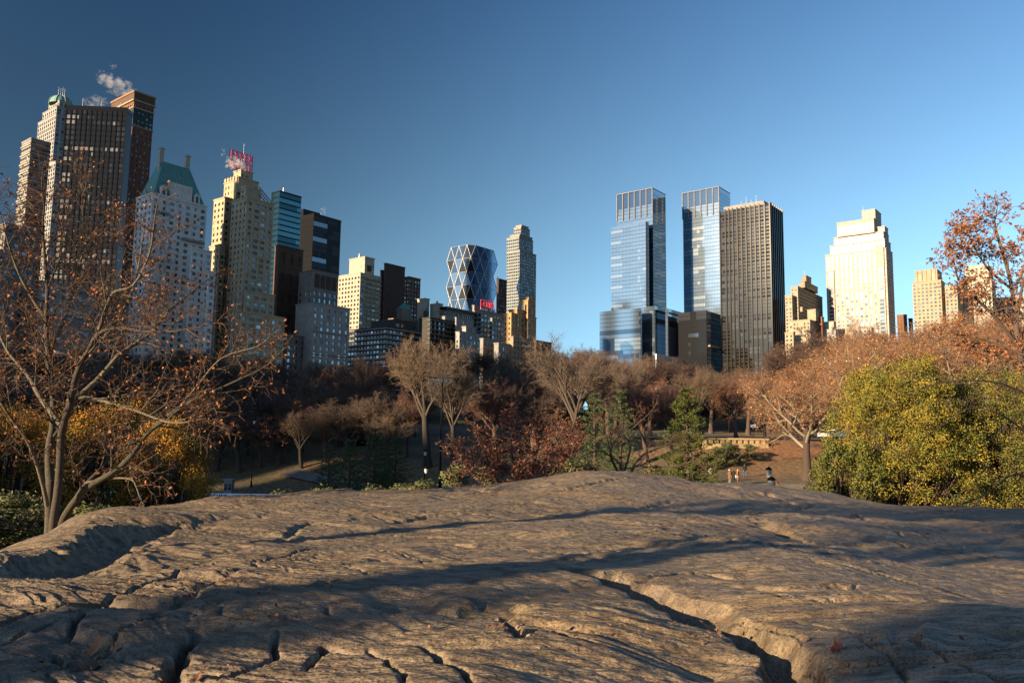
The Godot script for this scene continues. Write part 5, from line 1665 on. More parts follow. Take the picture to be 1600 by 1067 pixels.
	for d in [[-14.1, -14.6, 15.0], [-17.9, -6.2, 15.0], [-21.3, -1.9, 16.0], [-18.9, -21.4, 15.0], [-26.4, -21.5, 15.0], [-12.4, -8.5, 9.0], [-13.9, -3.7, 5.3], [-13.6, -9.6, 10.0]]:
		put_tree((elm if k % 2 == 0 else rnd)[k % 2], Vector3(d[0], gy(d[0], d[1]), -d[1]), d[2], "bare tree standing behind the outcrop", "bare trees behind the outcrop", k * 77.0, 0.72 if k in [1, 2, 5, 7] else 1.0)
		k += 1

	# the forked plane tree at the edge of the rock
	var hero := tree_kit(KINDS.plane, 501)
	hero.org = at(84, 822, 20.0)
	hero.merge({"thin": 0.0065, "wl": 2, "leaf": 0.62, "leafsize": 0.085, "bark": [0.155, 0.125, 0.082], "twig": [0.075, 0.046, 0.03], "leafcols": [[0.22, 0.078, 0.026], [0.15, 0.055, 0.022], [0.27, 0.115, 0.042]], "kids": [6, 6, 6, 6], "ratio": [0.8, 0.6, 0.58, 0.58], "wander": [0.1, 0.2, 0.28, 0.34, 0.34], "sides": [8, 6, 5, 4, 3]}, true)
	hero.bark = [0.06, 0.048, 0.034]
	limb(hero, [[74, 880], [76, 820], [78, 755], [76, 705], [83, 654], [81, 604], [75, 553], [71, 512], [73, 452], [68, 391], [66, 345]], 20.2, 21.0, 0.125, 0.03, 21, 1.56)
	limb(hero, [[82, 880], [82, 820], [91, 755], [96, 674], [109, 629], [119, 583], [137, 548], [152, 523], [182, 512], [218, 518], [273, 518]], 19.9, 18.4, 0.11, 0.022, 16, 1.20)
	limb(hero, [[84, 860], [100, 808], [132, 765], [172, 740], [202, 715], [228, 679], [253, 659], [283, 634], [349, 604], [405, 578]], 20.3, 19.0, 0.10, 0.016, 12, 1.03)
	limb(hero, [[90, 860], [103, 808], [126, 765], [167, 720], [192, 669], [218, 659], [262, 650]], 20.6, 22.0, 0.07, 0.016, 11, 1.12)
	hero.bark = [0.12, 0.098, 0.066]
	limb(hero, [[152, 523], [162, 492], [177, 457], [207, 447], [232, 400], [240, 350]], 19.0, 18.6, 0.055, 0.018, 9, 0.93)
	limb(hero, [[109, 629], [147, 598], [182, 558], [202, 543], [238, 518], [263, 487], [300, 455]], 19.6, 21.5, 0.075, 0.018, 12, 0.97)
	limb(hero, [[94, 664], [61, 619], [40, 583], [10, 548], [-10, 500]], 19.9, 21.0, 0.07, 0.02, 14, 1.50)
	limb(hero, [[73, 790], [63, 745], [45, 695], [20, 659], [-6, 620]], 20.1, 18.6, 0.06, 0.022, 8, 1.12)
	limb(hero, [[109, 629], [132, 621], [177, 631], [218, 644], [258, 659], [290, 660]], 19.6, 17.8, 0.055, 0.014, 13, 1.12)
	limb(hero, [[132, 755], [165, 748], [202, 748], [212, 760], [219, 782]], 20.2, 19.4, 0.035, 0.012, 5, 0.62)
	limb(hero, [[75, 553], [100, 500], [118, 440], [130, 380], [128, 320]], 20.8, 21.8, 0.05, 0.016, 14, 1.38)
	limb(hero, [[72, 500], [40, 450], [18, 400], [4, 350]], 20.9, 20.0, 0.045, 0.016, 13, 1.38)
	limb(hero, [[283, 634], [310, 600], [345, 560], [390, 545]], 19.3, 18.6, 0.03, 0.012, 7, 0.84)
	limb(hero, [[137, 548], [160, 530], [200, 470], [215, 420], [222, 372]], 19.3, 20.4, 0.05, 0.014, 9, 0.90)
	var ho := tree_thing(hero, "forked_plane_tree", "forked many-trunked plane tree with pale limbs at the edge of the rock")
	ho.position = hero.org

	# orange leaved oak and bare branches reaching in beside the evergreen
	var ro := tree_kit(KINDS.oak, 601)
	ro.org = gpos(1615, 68)
	ro.merge({"leaf": 3.6, "leafsize": 0.25, "thin": 0.012, "bark": [0.09, 0.06, 0.045], "leafcols": [[0.20, 0.085, 0.04], [0.15, 0.06, 0.03], [0.25, 0.12, 0.055]], "kids": [7, 7, 6, 5]}, true)
	limb(ro, [[1612, 800], [1608, 700], [1600, 600], [1590, 520], [1580, 440], [1560, 370], [1555, 345]], 68.0, 68.5, 0.34, 0.06, 18, 2.3)
	limb(ro, [[1590, 540], [1560, 500], [1530, 470], [1500, 440], [1490, 400]], 68.0, 66.0, 0.16, 0.05, 15, 2.1)
	limb(ro, [[1600, 600], [1570, 560], [1530, 545], [1500, 530]], 68.0, 70.0, 0.14, 0.05, 11, 1.9)
	limb(ro, [[1590, 500], [1600, 440], [1625, 380], [1640, 350]], 68.0, 66.0, 0.14, 0.05, 13, 2.3)
	limb(ro, [[1580, 450], [1545, 420], [1520, 380], [1512, 360]], 68.0, 69.5, 0.12, 0.04, 13, 2.0)
	var roo := tree_thing(ro, "orange_leaved_oak_tree", "tall oak holding dense orange leaves beside the yellow green evergreen")
	roo.position = ro.org
	var bt := tree_kit(KINDS.round, 611)
	bt.org = gpos(1690, 27)
	bt.merge({"thin": 0.0055, "bark": [0.10, 0.07, 0.05], "twig": [0.12, 0.075, 0.05], "leaf": 0.03, "leafsize": 0.07, "leafcols": [[0.30, 0.10, 0.04]], "kids": [6, 6, 6, 5], "ang": [42.0, 44.0, 46.0, 50.0]}, true)
	limb(bt, [[1690, 900], [1685, 800], [1690, 700], [1700, 600], [1705, 480]], 27.0, 27.5, 0.14, 0.05, 5, 1.3)
	limb(bt, [[1692, 690], [1640, 640], [1570, 600], [1490, 596], [1420, 612]], 27.0, 25.0, 0.05, 0.01, 11, 0.95)
	limb(bt, [[1695, 640], [1640, 580], [1580, 545], [1520, 528], [1450, 530]], 27.0, 28.5, 0.05, 0.01, 12, 0.95)
	limb(bt, [[1690, 730], [1630, 700], [1570, 650], [1510, 640], [1440, 690]], 27.0, 26.0, 0.045, 0.01, 10, 0.85)
	limb(bt, [[1688, 800], [1640, 770], [1590, 740], [1545, 770], [1500, 790]], 27.0, 24.5, 0.04, 0.01, 8, 0.7)
	limb(bt, [[1700, 580], [1640, 500], [1590, 480], [1540, 490]], 27.0, 29.0, 0.05, 0.01, 10, 1.0)
	var bto := tree_thing(bt, "bare_branching_tree", "bare dark branches reaching in front of the evergreen")
	bto.position = bt.org

	# yellow green evergreen
	var yel := [[0.235, 0.18, 0.03], [0.19, 0.16, 0.028], [0.135, 0.135, 0.028], [0.26, 0.19, 0.035], [0.10, 0.115, 0.03]]
	var e1 := bush_proto("broad_evergreen", 701, 8.2, 8.6, 120, 150000, 0.08, yel, [0.09, 0.06, 0.04], "tree")
	settle(e1, gpos(1405, 40), 30, Vector3(1, top_at(1405, 40, 563) / 8.5, 1), "broad yellow green evergreen beyond the rock", "tree")
	var e2 := bush_proto("broad_evergreen", 711, 8.0, 8.0, 110, 115000, 0.08, [[0.15, 0.135, 0.028], [0.11, 0.115, 0.028], [0.085, 0.10, 0.026], [0.19, 0.15, 0.032]], [0.09, 0.06, 0.04], "tree")
	settle(e2, gpos(1560, 41), 10, Vector3(1, top_at(1560, 41, 575) / 7.9, 1), "darker green evergreen next to the yellow one, behind bare branches", "tree")
	var e3 := bush_proto("low_evergreen_bush", 721, 4.0, 4.0, 50, 30000, 0.09, [[0.10, 0.105, 0.027], [0.08, 0.095, 0.026], [0.14, 0.125, 0.028]], [0.09, 0.06, 0.04])
	settle(e3, gpos(1322, 38), 0, Vector3(1, top_at(1322, 38, 694) / 3.9, 1), "low dark green bush at the meadow side of the yellow evergreen", "bush")
	# pines
	var pn := pine_proto("young_pine_tree", 731, 8.0, 4.6, [[0.07, 0.085, 0.022], [0.095, 0.105, 0.027], [0.05, 0.066, 0.02]], 1.3)
	settle(pn, gpos(1074, 46), 0, Vector3.ONE * (top_at(1074, 46, 606) / 8.0), "young light green pine beyond the crest of the rock", "tree")
	var p2 := pine_proto("dark_pine_tree", 741, 10.0, 5.0, [[0.072, 0.10, 0.042], [0.09, 0.115, 0.048], [0.062, 0.088, 0.038]], 0.9)
	settle(p2, gpos(930, 64), 0, Vector3.ONE * (top_at(930, 64, 608) / 10.0), "dark green pine under the pale elm", "tree")
	settle(again(p2), gpos(971, 60), 130, Vector3(0.85, 1, 0.85) * (top_at(971, 60, 602) / 10.0), "narrower dark green pine between the pale elm and the young pine", "tree")
	k = 0
	for d in [[590, 88, 664], [622, 94, 678], [552, 84, 682], [520, 90, 692], [606, 99, 690]]:
		settle(again(p2), gpos(d[0], d[1]), k * 66.0, Vector3(1.25, 1, 1.25) * (top_at(d[0], d[1], d[2]) / 10.0), "dark conifer standing in shade beside the rink", "tree", "dark conifers beside the rink")
		k += 1
	# golden shrubs by the rink
	var gold := [[0.36, 0.175, 0.025], [0.28, 0.13, 0.022], [0.42, 0.22, 0.035], [0.14, 0.11, 0.025]]
	var gs := bush_proto("golden_shrub", 751, 7.0, 8.0, 46, 15000, 0.12, gold, [0.07, 0.05, 0.035])
	k = 0
	for d in [[20, 56, 622], [75, 60, 640], [135, 57, 628], [200, 59, 612], [262, 58, 640], [284, 61, 668], [-40, 54, 640]]:
		var lb := "golden leaved shrub on the near bank of the rink"
		var o: Node3D = gs if k == 0 else again(gs)
		settle(o, gpos(d[0], d[1]), k * 51.0, Vector3(1, top_at(d[0], d[1], d[2]) / 7.8, 1), lb, "bush", "golden shrubs by the rink")
		k += 1
	# russet oak scrub and the crooked crab apple behind the crest
	var rs := tree_kit(KINDS.oak, 761)
	rs.org = gpos(805, 31)
	rs.merge({"leaf": 2.1, "leafsize": 0.105, "thin": 0.006, "leafcols": [[0.125, 0.05, 0.038], [0.085, 0.035, 0.028], [0.18, 0.078, 0.058]], "kids": [6, 6, 5, 5]}, true)
	for q in [[800, 700, 660], [760, 715, 690], [840, 705, 672], [735, 735, 716], [880, 720, 690], [780, 730, 700], [860, 735, 715], [815, 735, 690]]:
		limb(rs, [[805, 850], [lerpf(805, q[0], 0.5), lerpf(850, q[1], 0.6)], [q[0], q[1]], [q[0] + (q[0] - 805) * 0.25, q[2]]], 31.0, 31.0 + (q[0] - 805) * 0.01, 0.06, 0.02, 15, 0.8)
	var rso := tree_thing(rs, "russet_oak_shrub", "dense russet leaved oak shrub just beyond the rock")
	rso.position = rs.org
	var ca := tree_kit(KINDS.round, 771)
	ca.org = gpos(985, 34)
	ca.merge({"thin": 0.006, "bark": [0.10, 0.07, 0.05], "twig": [0.14, 0.07, 0.05], "leaf": 0.12, "leafsize": 0.06, "leafcols": [[0.22, 0.07, 0.04]], "kids": [6, 6, 6, 5], "wander": [0.1, 0.3, 0.35, 0.4, 0.4]}, true)
	limb(ca, [[985, 850], [975, 760], [955, 715], [960, 690], [985, 672], [1005, 655]], 34.0, 33.5, 0.09, 0.02, 9, 0.9)
	limb(ca, [[985, 850], [985, 750], [1000, 715], [1030, 700], [1060, 690]], 34.0, 34.5, 0.08, 0.02, 8, 0.85)
	limb(ca, [[985, 850], [975, 740], [950, 710], [930, 705], [912, 712]], 34.0, 33.0, 0.06, 0.015, 7, 0.8)
	limb(ca, [[1000, 730], [1060, 728], [1085, 715], [1065, 698], [1036, 694]], 34.2, 33.0, 0.04, 0.012, 5, 0.6)
	limb(ca, [[975, 740], [985, 700], [975, 680], [955, 668]], 34.0, 35.0, 0.05, 0.014, 7, 0.8)
	var cao := tree_thing(ca, "crooked_crab_apple", "crooked twiggy crab apple behind the crest of the rock")
	cao.position = ca.org
	# low dark bushes below the rock and by the parapet
	var db := bush_proto("dark_bush", 781, 5.0, 3.6, 22, 7000, 0.13, [[0.09, 0.105, 0.044], [0.105, 0.115, 0.048], [0.125, 0.10, 0.05]], [0.10, 0.075, 0.05])
	k = 0
	for d in [[470, 47, 768], [510, 52, 762], [570, 48, 760], [635, 50, 758], [690, 46, 752], [1135, 114, 690], [1160, 116, 694], [1118, 112, 700], [740, 52, 726], [900, 48, 716], [1040, 52, 722], [0, 30, 772], [48, 27, 800], [30, 34, 775], [-40, 26, 790], [120, 29, 790]]:
		var lb2 := "low dark bush in the hollow below the parapet wall" if d[1] > 100 else "low dark bush in shade behind the rock"
		var o2: Node3D = db if k == 0 else again(db)
		settle(o2, gpos(d[0], d[1]), k * 83.0, Vector3(1.2, top_at(d[0], d[1], d[2]) / 3.4, 1.2), lb2, "bush", "dark bushes below the parapet" if d[1] > 100 else "dark bushes behind the rock")
		k += 1

# ---------------------------------------------------------------- smaller things
func make_props() -> void:
	make_rink()
	make_roads()
	make_lamps()
	make_vehicles()
	make_people()
	make_steam()
	make_leaves()

func strip(called: String, pts: Array, wide: float, lift: float, m: Material, label: String) -> void:
	var b := MB.new()
	var rows := []
	for i in pts.size() - 1:
		var a := Vector2(pts[i][0], pts[i][1]); var c := Vector2(pts[i + 1][0], pts[i + 1][1])
		var n := int(a.distance_to(c) / 2.0) + 1
		for q in n:
			rows.append(a.lerp(c, float(q) / n))
	var w := 5
	for i in rows.size():
		var d: Vector2 = (rows[mini(i + 1, rows.size() - 1)] - rows[maxi(i - 1, 0)]).normalized()
		var s := Vector2(-d.y, d.x)
		for j in w:
			var p: Vector2 = rows[i] + s * wide * (0.5 - float(j) / (w - 1))
			b.v.append(Vector3(p.x, gy(p.x, p.y) + lift, -p.y)); b.n.append(Vector3.UP); b.c.append(Color.WHITE)
	for i in rows.size() - 1:
		for j in w - 1:
			var a2 := i * w + j
			b.ix.append(a2); b.ix.append(a2 + w); b.ix.append(a2 + 1)
			b.ix.append(a2 + 1); b.ix.append(a2 + w); b.ix.append(a2 + w + 1)
	solo(called, b.mesh(m), label, "road" if called.contains("road") else "path", "structure")

func make_roads() -> void:
	var asphalt := grain(mat(lin(0.055, 0.054, 0.052), 0.9), M.grime, 0.3)
	var paving := grain(mat(lin(0.17, 0.155, 0.135), 0.9), M.grime, 0.3)
	strip("park_road", [[150, 150], [90, 134], [60, 130], [40, 132], [20, 160], [0, 178], [-30, 180], [-90, 186]], 9.0, 0.32, asphalt, "park road curving behind the meadow and lawns")
	strip("lawn_path", [[-2, 100], [-9, 104], [-20, 108], [-34, 118]], 2.6, 0.3, paving, "paved path across the shaded lawn")
	# ochre parapet with square openings
	var p0 := Vector3(29.0, 8.2, -121.0); var p1 := Vector3(39.0, 8.2, -121.5)
	var t := thing("parapet_wall", "low ochre stone parapet with square openings beside the road", "wall", p0, rad_to_deg(atan2(-(p1.z - p0.z), p1.x - p0.x)))
	var ln := p0.distance_to(p1)
	var st := grain(mat(lin(0.34, 0.24, 0.12), 0.9), M.grime, 0.3)
	var b := MB.new(); b.box(Vector3(0, -0.6, -0.25), Vector3(ln, 0.75, 0.25)); part("base_course", b.mesh(st), t)
	b = MB.new(); b.box(Vector3(-0.1, 1.32, -0.3), Vector3(ln + 0.1, 1.6, 0.3)); part("coping", b.mesh(st), t)
	b = MB.new(); b.box(Vector3(-0.26, 0.75, -0.19), Vector3(0.26, 1.32, 0.19))
	var post := b.mesh(st)
	var x := 0.3
	while x < ln:
		part("baluster", post, t).position = Vector3(x, 0, 0)
		x += 0.9
	# road sign
	var g := gpos(1177, 127)
	t = thing("road_sign", "small white road sign on a post beside the park road", "sign", g, 4)
	b = MB.new(); b.box(Vector3(-0.42, 2.0, 0.04), Vector3(0.42, 2.48, 0.08)); part("sign_plate", b.mesh(mat(lin(0.6, 0.6, 0.57), 0.5)), t)
	b = MB.new(); b.tube(PackedVector3Array([Vector3(0, -0.4, 0), Vector3(0, 2.5, 0)]), PackedFloat32Array([0.035, 0.035]), 6); part("post", b.mesh(M.black_metal), t)
	# pale boulder on the lawn
	b = MB.new()
	var nz := FastNoiseLite.new(); nz.seed = 8; nz.frequency = 0.6
	lump(b, Vector3(2.0, 0.9, 1.3), nz, 16, 10)
	var bo := solo("lawn_boulder", b.mesh(M.rock), "pale flat boulder on the shaded lawn", "boulder")
	bo.position = gpos(563, 138, 0.1)
func lump(b: MB, s: Vector3, nz: FastNoiseLite, nu: int, nv: int) -> void:
	for j in nv + 1:
		for i in nu + 1:
			var th := PI * j / nv; var ph := TAU * i / nu
			var d := Vector3(sin(th) * cos(ph), cos(th), sin(th) * sin(ph))
			var k := 1.0 + 0.3 * nz.get_noise_3dv(d * 2.4)
			b.v.append(d * s * k); b.n.append(d); b.c.append(Color(1, 1, 1))
	for j in nv:
		for i in nu:
			var a := j * (nu + 1) + i
			b.ix.append(a); b.ix.append(a + 1); b.ix.append(a + nu + 1)
			b.ix.append(a + 1); b.ix.append(a + nu + 2); b.ix.append(a + nu + 1)

func make_rink() -> void:
	var b := MB.new()
	var x0 := -92.0; var x1 := -26.0; var f0 := 60.0; var f1 := 98.0
	b.quad(Vector3(x0, 1.08, -f0), Vector3(x1, 1.08, -f0), Vector3(x1, 1.08, -f1), Vector3(x0, 1.08, -f1))
	solo("ice_rink", b.mesh(M.ice), "sheet of pale ice of the skating rink", "ice", "structure")
	var bd := mat(lin(0.66, 0.70, 0.74), 0.5)
	var t := thing("rink_boards", "long white rink barrier with dark green lettering", "barrier", Vector3(x0, 1.0, -f1))
	var n := 28
	var w := (x1 - x0) / n
	var pb := MB.new(); pb.box(Vector3(0.02, 0, -0.06), Vector3(w - 0.02, 1.22, 0.06))
	var pm := pb.mesh(bd)
	for k in n:
		part("board_panel", pm, t).position = Vector3(k * w, 0, 0)
	var rb := MB.new(); rb.box(Vector3(0, 1.22, -0.09), Vector3(x1 - x0, 1.32, 0.09)); part("top_rail", rb.mesh(bd), t)
	var gm := mat(lin(0.01, 0.05, 0.04), 0.6)
	var tx := at(340, 773, f1 - 0.1).x - x0
	letter(t, "UP", Vector3(tx, 0.72, 0.075), 0.62, gm, 0.02, "lettering")
	letter(t, "®", Vector3(tx + 0.85, 0.88, 0.075), 0.4, gm, 0.02, "lettering")
	var e := thing("rink_boards", "short white rink barrier end showing above the rock", "barrier", Vector3(-13.6, 1.0, -f1 + 3), 12)
	for k in 2:
		part("board_panel", pm, e).position = Vector3(k * w, 0.6, 0)
	# booth
	var s := thing("rink_booth", "small grey booth with two dark openings across the rink", "booth", Vector3(at(357, 768, 103).x, gy(at(357, 768, 103).x, 103), -103))
	var m := MB.new(); m.box(Vector3(-0.5, -0.2, -0.5), Vector3(0.5, 2.6, 0.5)); part("wall", m.mesh(M.concrete), s)
	m = MB.new(); m.box(Vector3(-0.65, 2.6, -0.65), Vector3(0.65, 2.75, 0.65)); part("roof", m.mesh(M.concrete), s)
	for q in [-0.24, 0.24]:
		m = MB.new(); m.box(Vector3(q - 0.18, 1.4, 0.5), Vector3(q + 0.18, 2.2, 0.52)); part("window", m.mesh(M.g_dark), s)

func lamp_post(where: Vector3, h: float, label: String, group := "park lamp posts") -> void:
	var t := thing("park_lamp_post", label, "lamp", where, 0, "")
	var b := MB.new()
	b.lathe(Vector3.ZERO, [[0.17, -0.3], [0.17, 0.12], [0.13, 0.2], [0.12, 0.55], [0.08, 0.65], [0.055, 0.9]], 10); part("base", b.mesh(M.black_metal), t)
	b = MB.new(); b.lathe(Vector3.ZERO, [[0.055, 0.9], [0.045, h - 0.75], [0.07, h - 0.72], [0.09, h - 0.66]], 8); part("post", b.mesh(M.black_metal), t)
	b = MB.new(); b.lathe(Vector3.ZERO, [[0.09, h - 0.66], [0.17, h - 0.5], [0.19, h - 0.34], [0.15, h - 0.2]], 10); part("globe", b.mesh(mat(lin(0.36, 0.35, 0.32), 0.3)), t)
	b = MB.new(); b.lathe(Vector3.ZERO, [[0.24, h - 0.2], [0.2, h - 0.14], [0.1, h - 0.06], [0.02, h]], 10); part("cap", b.mesh(M.black_metal), t)
func make_lamps() -> void:
	for d in [[1200, 52, 729, "black lamp post with a slim lantern on the meadow path"], [1204, 41, 744, "black lamp post with a wide cap just beyond the rock"], [1110, 60, 727, "lamp post under the branches of the young pine"],
			[668, 92, 703, "lamp post on the lawn path below the elm"], [670, 80, 729, "lamp post beside the low dark bushes"], [401, 112, 655, "lamp post among the rounded trees on the rink bank"]]:
		lamp_post(gpos(d[0], d[1]), top_at(d[0], d[1], d[2]), d[3])
	var g := gpos(692, 95)
	var h := top_at(692, 95, 590)
	var t := thing("floodlight_pole", "tall dark pole carrying a row of floodlights over the rink", "floodlight", g, 20)
	var b := MB.new(); b.lathe(Vector3.ZERO, [[0.22, -0.4], [0.2, 1.2], [0.13, 1.3], [0.085, h]], 10); part("pole", b.mesh(M.black_metal), t)
	b = MB.new(); b.box(Vector3(-1.7, h - 0.12, -0.06), Vector3(1.1, h, 0.06)); part("crossbar", b.mesh(M.black_metal), t)
	var hb := MB.new()
	hb.obox(Vector3(0, -0.28, 0.12), Vector3(0.5, 0.42, 0.4), Basis(Vector3.RIGHT, 0.5))
	var gl := MB.new()
	gl.obox(Vector3(0, -0.385, 0.315), Vector3(0.44, 0.36, 0.03), Basis(Vector3.RIGHT, 0.5))
	var hm := hb.mesh(mat(lin(0.05, 0.05, 0.055), 0.4)); var gm := gl.mesh(mat(lin(0.3, 0.33, 0.36), 0.08, 0.6))
	for k in 5:
		var l := part("floodlight", hm, t)
		l.position = Vector3(-1.5 + k * 0.6, h - 0.05 - (0.35 if k < 2 else 0.0), 0.1)
		part("lens", gm, l)

func car(called: String, label: String, where: Vector3, turn: float, paint: Color) -> void:
	var t := thing(called, label, "car", where, turn)
	var pm := mat(paint, 0.3, 0.2)
	pm.clearcoat_enabled = true; pm.clearcoat = 0.6
	# side outline, swept across the width with a tucked-in cabin
	var low := [[-2.25, 0.35], [-2.3, 0.62], [-2.2, 0.86], [-1.3, 0.95], [0.9, 0.95], [2.0, 0.84], [2.28, 0.6], [2.25, 0.32]]
	var b := MB.new()
	sweep(b, low, 0.9, 0.84)
	part("body", b.mesh(pm), t)
	b = MB.new()
	sweep(b, [[-1.95, 0.955], [-1.5, 1.36], [0.1, 1.40], [0.95, 0.955]], 0.82, 0.64)
	part("cabin_glass", b.mesh(mat(lin(0.02, 0.022, 0.025), 0.06)), t)
	b = MB.new()
	b.box(Vector3(-1.42, 1.385, -0.6), Vector3(0.05, 1.45, 0.6)); part("roof", b.mesh(pm), t)
	for s in [-1, 1]:
		for x in [-1.35, 1.4]:
			b = MB.new(); b.tube(PackedVector3Array([Vector3(x, 0.33, s * 0.66), Vector3(x, 0.33, s * 0.905)]), PackedFloat32Array([0.33, 0.33]), 14, Color.WHITE, true)
			var wl := part("wheel", b.mesh(mat(lin(0.015, 0.015, 0.015), 0.8)), t)
			b = MB.new(); b.tube(PackedVector3Array([Vector3(x, 0.33, s * 0.9), Vector3(x, 0.33, s * 0.92)]), PackedFloat32Array([0.2, 0.19]), 10, Color.WHITE, true)
			part("rim", b.mesh(M.steel), wl)
		b = MB.new(); b.box(Vector3(2.2, 0.58, s * 0.62 - 0.16), Vector3(2.3, 0.72, s * 0.62 + 0.16)); part("headlight", b.mesh(mat(lin(0.6, 0.6, 0.58), 0.1)), t)
		b = MB.new(); b.box(Vector3(-2.31, 0.64, s * 0.66 - 0.14), Vector3(-2.22, 0.8, s * 0.66 + 0.14)); part("tail_light", b.mesh(mat(lin(0.35, 0.01, 0.01), 0.2)), t)
func sweep(b: MB, prof_: Array, w0: float, w1: float) -> void:
	var n := prof_.size()
	var ymin := 99.0; var ymax := -99.0
	for p in prof_:
		ymin = minf(ymin, p[1]); ymax = maxf(ymax, p[1])
	var L := []; var R := []
	for p in prof_:
		var w := lerpf(w0, w1, (p[1] - ymin) / (ymax - ymin))
		L.append(Vector3(p[0], p[1], -w)); R.append(Vector3(p[0], p[1], w))
	for i in n:
		var j := (i + 1) % n
		b.quad(R[i], L[i], L[j], R[j])
	for i in range(1, n - 1):
		b.tri(R[0], R[i + 1], R[i]) ; b.tri(L[0], L[i], L[i + 1])
func make_vehicles() -> void:
	var g := gpos(1286, 130)
	car("parked_car", "white car parked by the bank of fallen leaves", g + Vector3(0, 0.3, 0), 70, lin(0.55, 0.56, 0.58))
	g = gpos(1306, 133)
	car("parked_car", "pale car behind the white one, half hidden by the evergreen", g + Vector3(0, 0.3, 0), 40, lin(0.6, 0.6, 0.6))
	g = gpos(724, 178)
	car("yellow_taxi", "yellow taxi on the far road behind the lawn", g + Vector3(0, 0.34, 0), 4, lin(0.6, 0.30, 0.01))

# bodies: tapered bones joined by a smooth minimum and meshed as surface nets
func body_mesh(bones: Array, cell: float, mtl: Material) -> ArrayMesh:
	var lo := Vector3.ONE * 99; var hi := -lo
	for q in bones:
		for e in 2:
			var rr: Vector3 = Vector3.ONE * (float(q[2 + e]) + cell * 2)
			lo = lo.min(q[e] - rr); hi = hi.max(q[e] + rr)
	var nx := int((hi.x - lo.x) / cell) + 2; var ny := int((hi.y - lo.y) / cell) + 2; var nz := int((hi.z - lo.z) / cell) + 2
	var fld := PackedFloat32Array(); fld.resize(nx * ny * nz); fld.fill(1.0)
	var who := PackedInt32Array(); who.resize(nx * ny * nz)
	for bi in bones.size():
		var q: Array = bones[bi]
		var a: Vector3 = q[0]; var ab: Vector3 = q[1] - a
		var l2 := maxf(ab.length_squared(), 1e-6)
		var m: float = maxf(q[2], q[3]) + 0.09
		var b0 := ((a.min(q[1]) - Vector3.ONE * m - lo) / cell).floor(); var b1 := ((a.max(q[1]) + Vector3.ONE * m - lo) / cell).ceil()
		for z in range(maxi(0, int(b0.z)), mini(nz, int(b1.z) + 1)):
			for y in range(maxi(0, int(b0.y)), mini(ny, int(b1.y) + 1)):
				for x in range(maxi(0, int(b0.x)), mini(nx, int(b1.x) + 1)):
					var p := lo + Vector3(x, y, z) * cell
					var t := clampf((p - a).dot(ab) / l2, 0, 1)
					var d := (p - a - ab * t).length() - lerpf(q[2], q[3], t)
					var k := (z * ny + y) * nx + x
					var o := fld[k]
					var h := clampf(0.5 + 0.5 * (o - d) / 0.035, 0, 1)
					fld[k] = lerpf(o, d, h) - 0.035 * h * (1 - h)
					if d < o:
						who[k] = bi
	var b := MB.new()
	var idx := {}
	for z in nz - 1:
		for y in ny - 1:
			for x in nx - 1:
				var s := Vector3.ZERO
				var c := 0
				var k0 := (z * ny + y) * nx + x
				var f0 := fld[k0]
				var mixed := false
				for e in 8:
					if (fld[k0 + (e & 1) + ((e >> 1) & 1) * nx + ((e >> 2) & 1) * nx * ny] < 0) != (f0 < 0):
						mixed = true
						break
				if not mixed:
					continue
				for e in 8:
					for ax in 3:
						if (e >> ax) & 1 == 0:
							var e2 := e | (1 << ax)
							var va := fld[k0 + (e & 1) + ((e >> 1) & 1) * nx + ((e >> 2) & 1) * nx * ny]
							var vb := fld[k0 + (e2 & 1) + ((e2 >> 1) & 1) * nx + ((e2 >> 2) & 1) * nx * ny]
							if (va < 0) != (vb < 0):
								var pa := Vector3(e & 1, (e >> 1) & 1, (e >> 2) & 1)
								var pb := Vector3(e2 & 1, (e2 >> 1) & 1, (e2 >> 2) & 1)
								s += pa.lerp(pb, va / (va - vb))
								c += 1
				idx[k0] = b.v.size()
				b.v.append(lo + (Vector3(x, y, z) + s / c) * cell)
				b.n.append(Vector3(fld[k0 + 1] - f0, fld[k0 + nx] - f0, fld[k0 + nx * ny] - f0).normalized())
				b.c.append(bones[who[k0]][4])
	var st := [1, nx, nx * ny]
	for k0 in idx.keys():
		for ax in 3:
			var va := fld[k0]; var vb := fld[k0 + st[ax]]
			if (va < 0) == (vb < 0):
				continue
			var u: int = st[(ax + 1) % 3]; var w: int = st[(ax + 2) % 3]
			if not (idx.has(k0 - u) and idx.has(k0 - w) and idx.has(k0 - u - w)):
				continue
			var q := [idx[k0], idx[k0 - u], idx[k0 - u - w], idx[k0 - w]]
			if va < 0:
				b.ix.append_array(PackedInt32Array([q[0], q[2], q[1], q[0], q[3], q[2]]))
			else:
				b.ix.append_array(PackedInt32Array([q[0], q[1], q[2], q[0], q[2], q[3]]))
	return b.mesh(mtl)
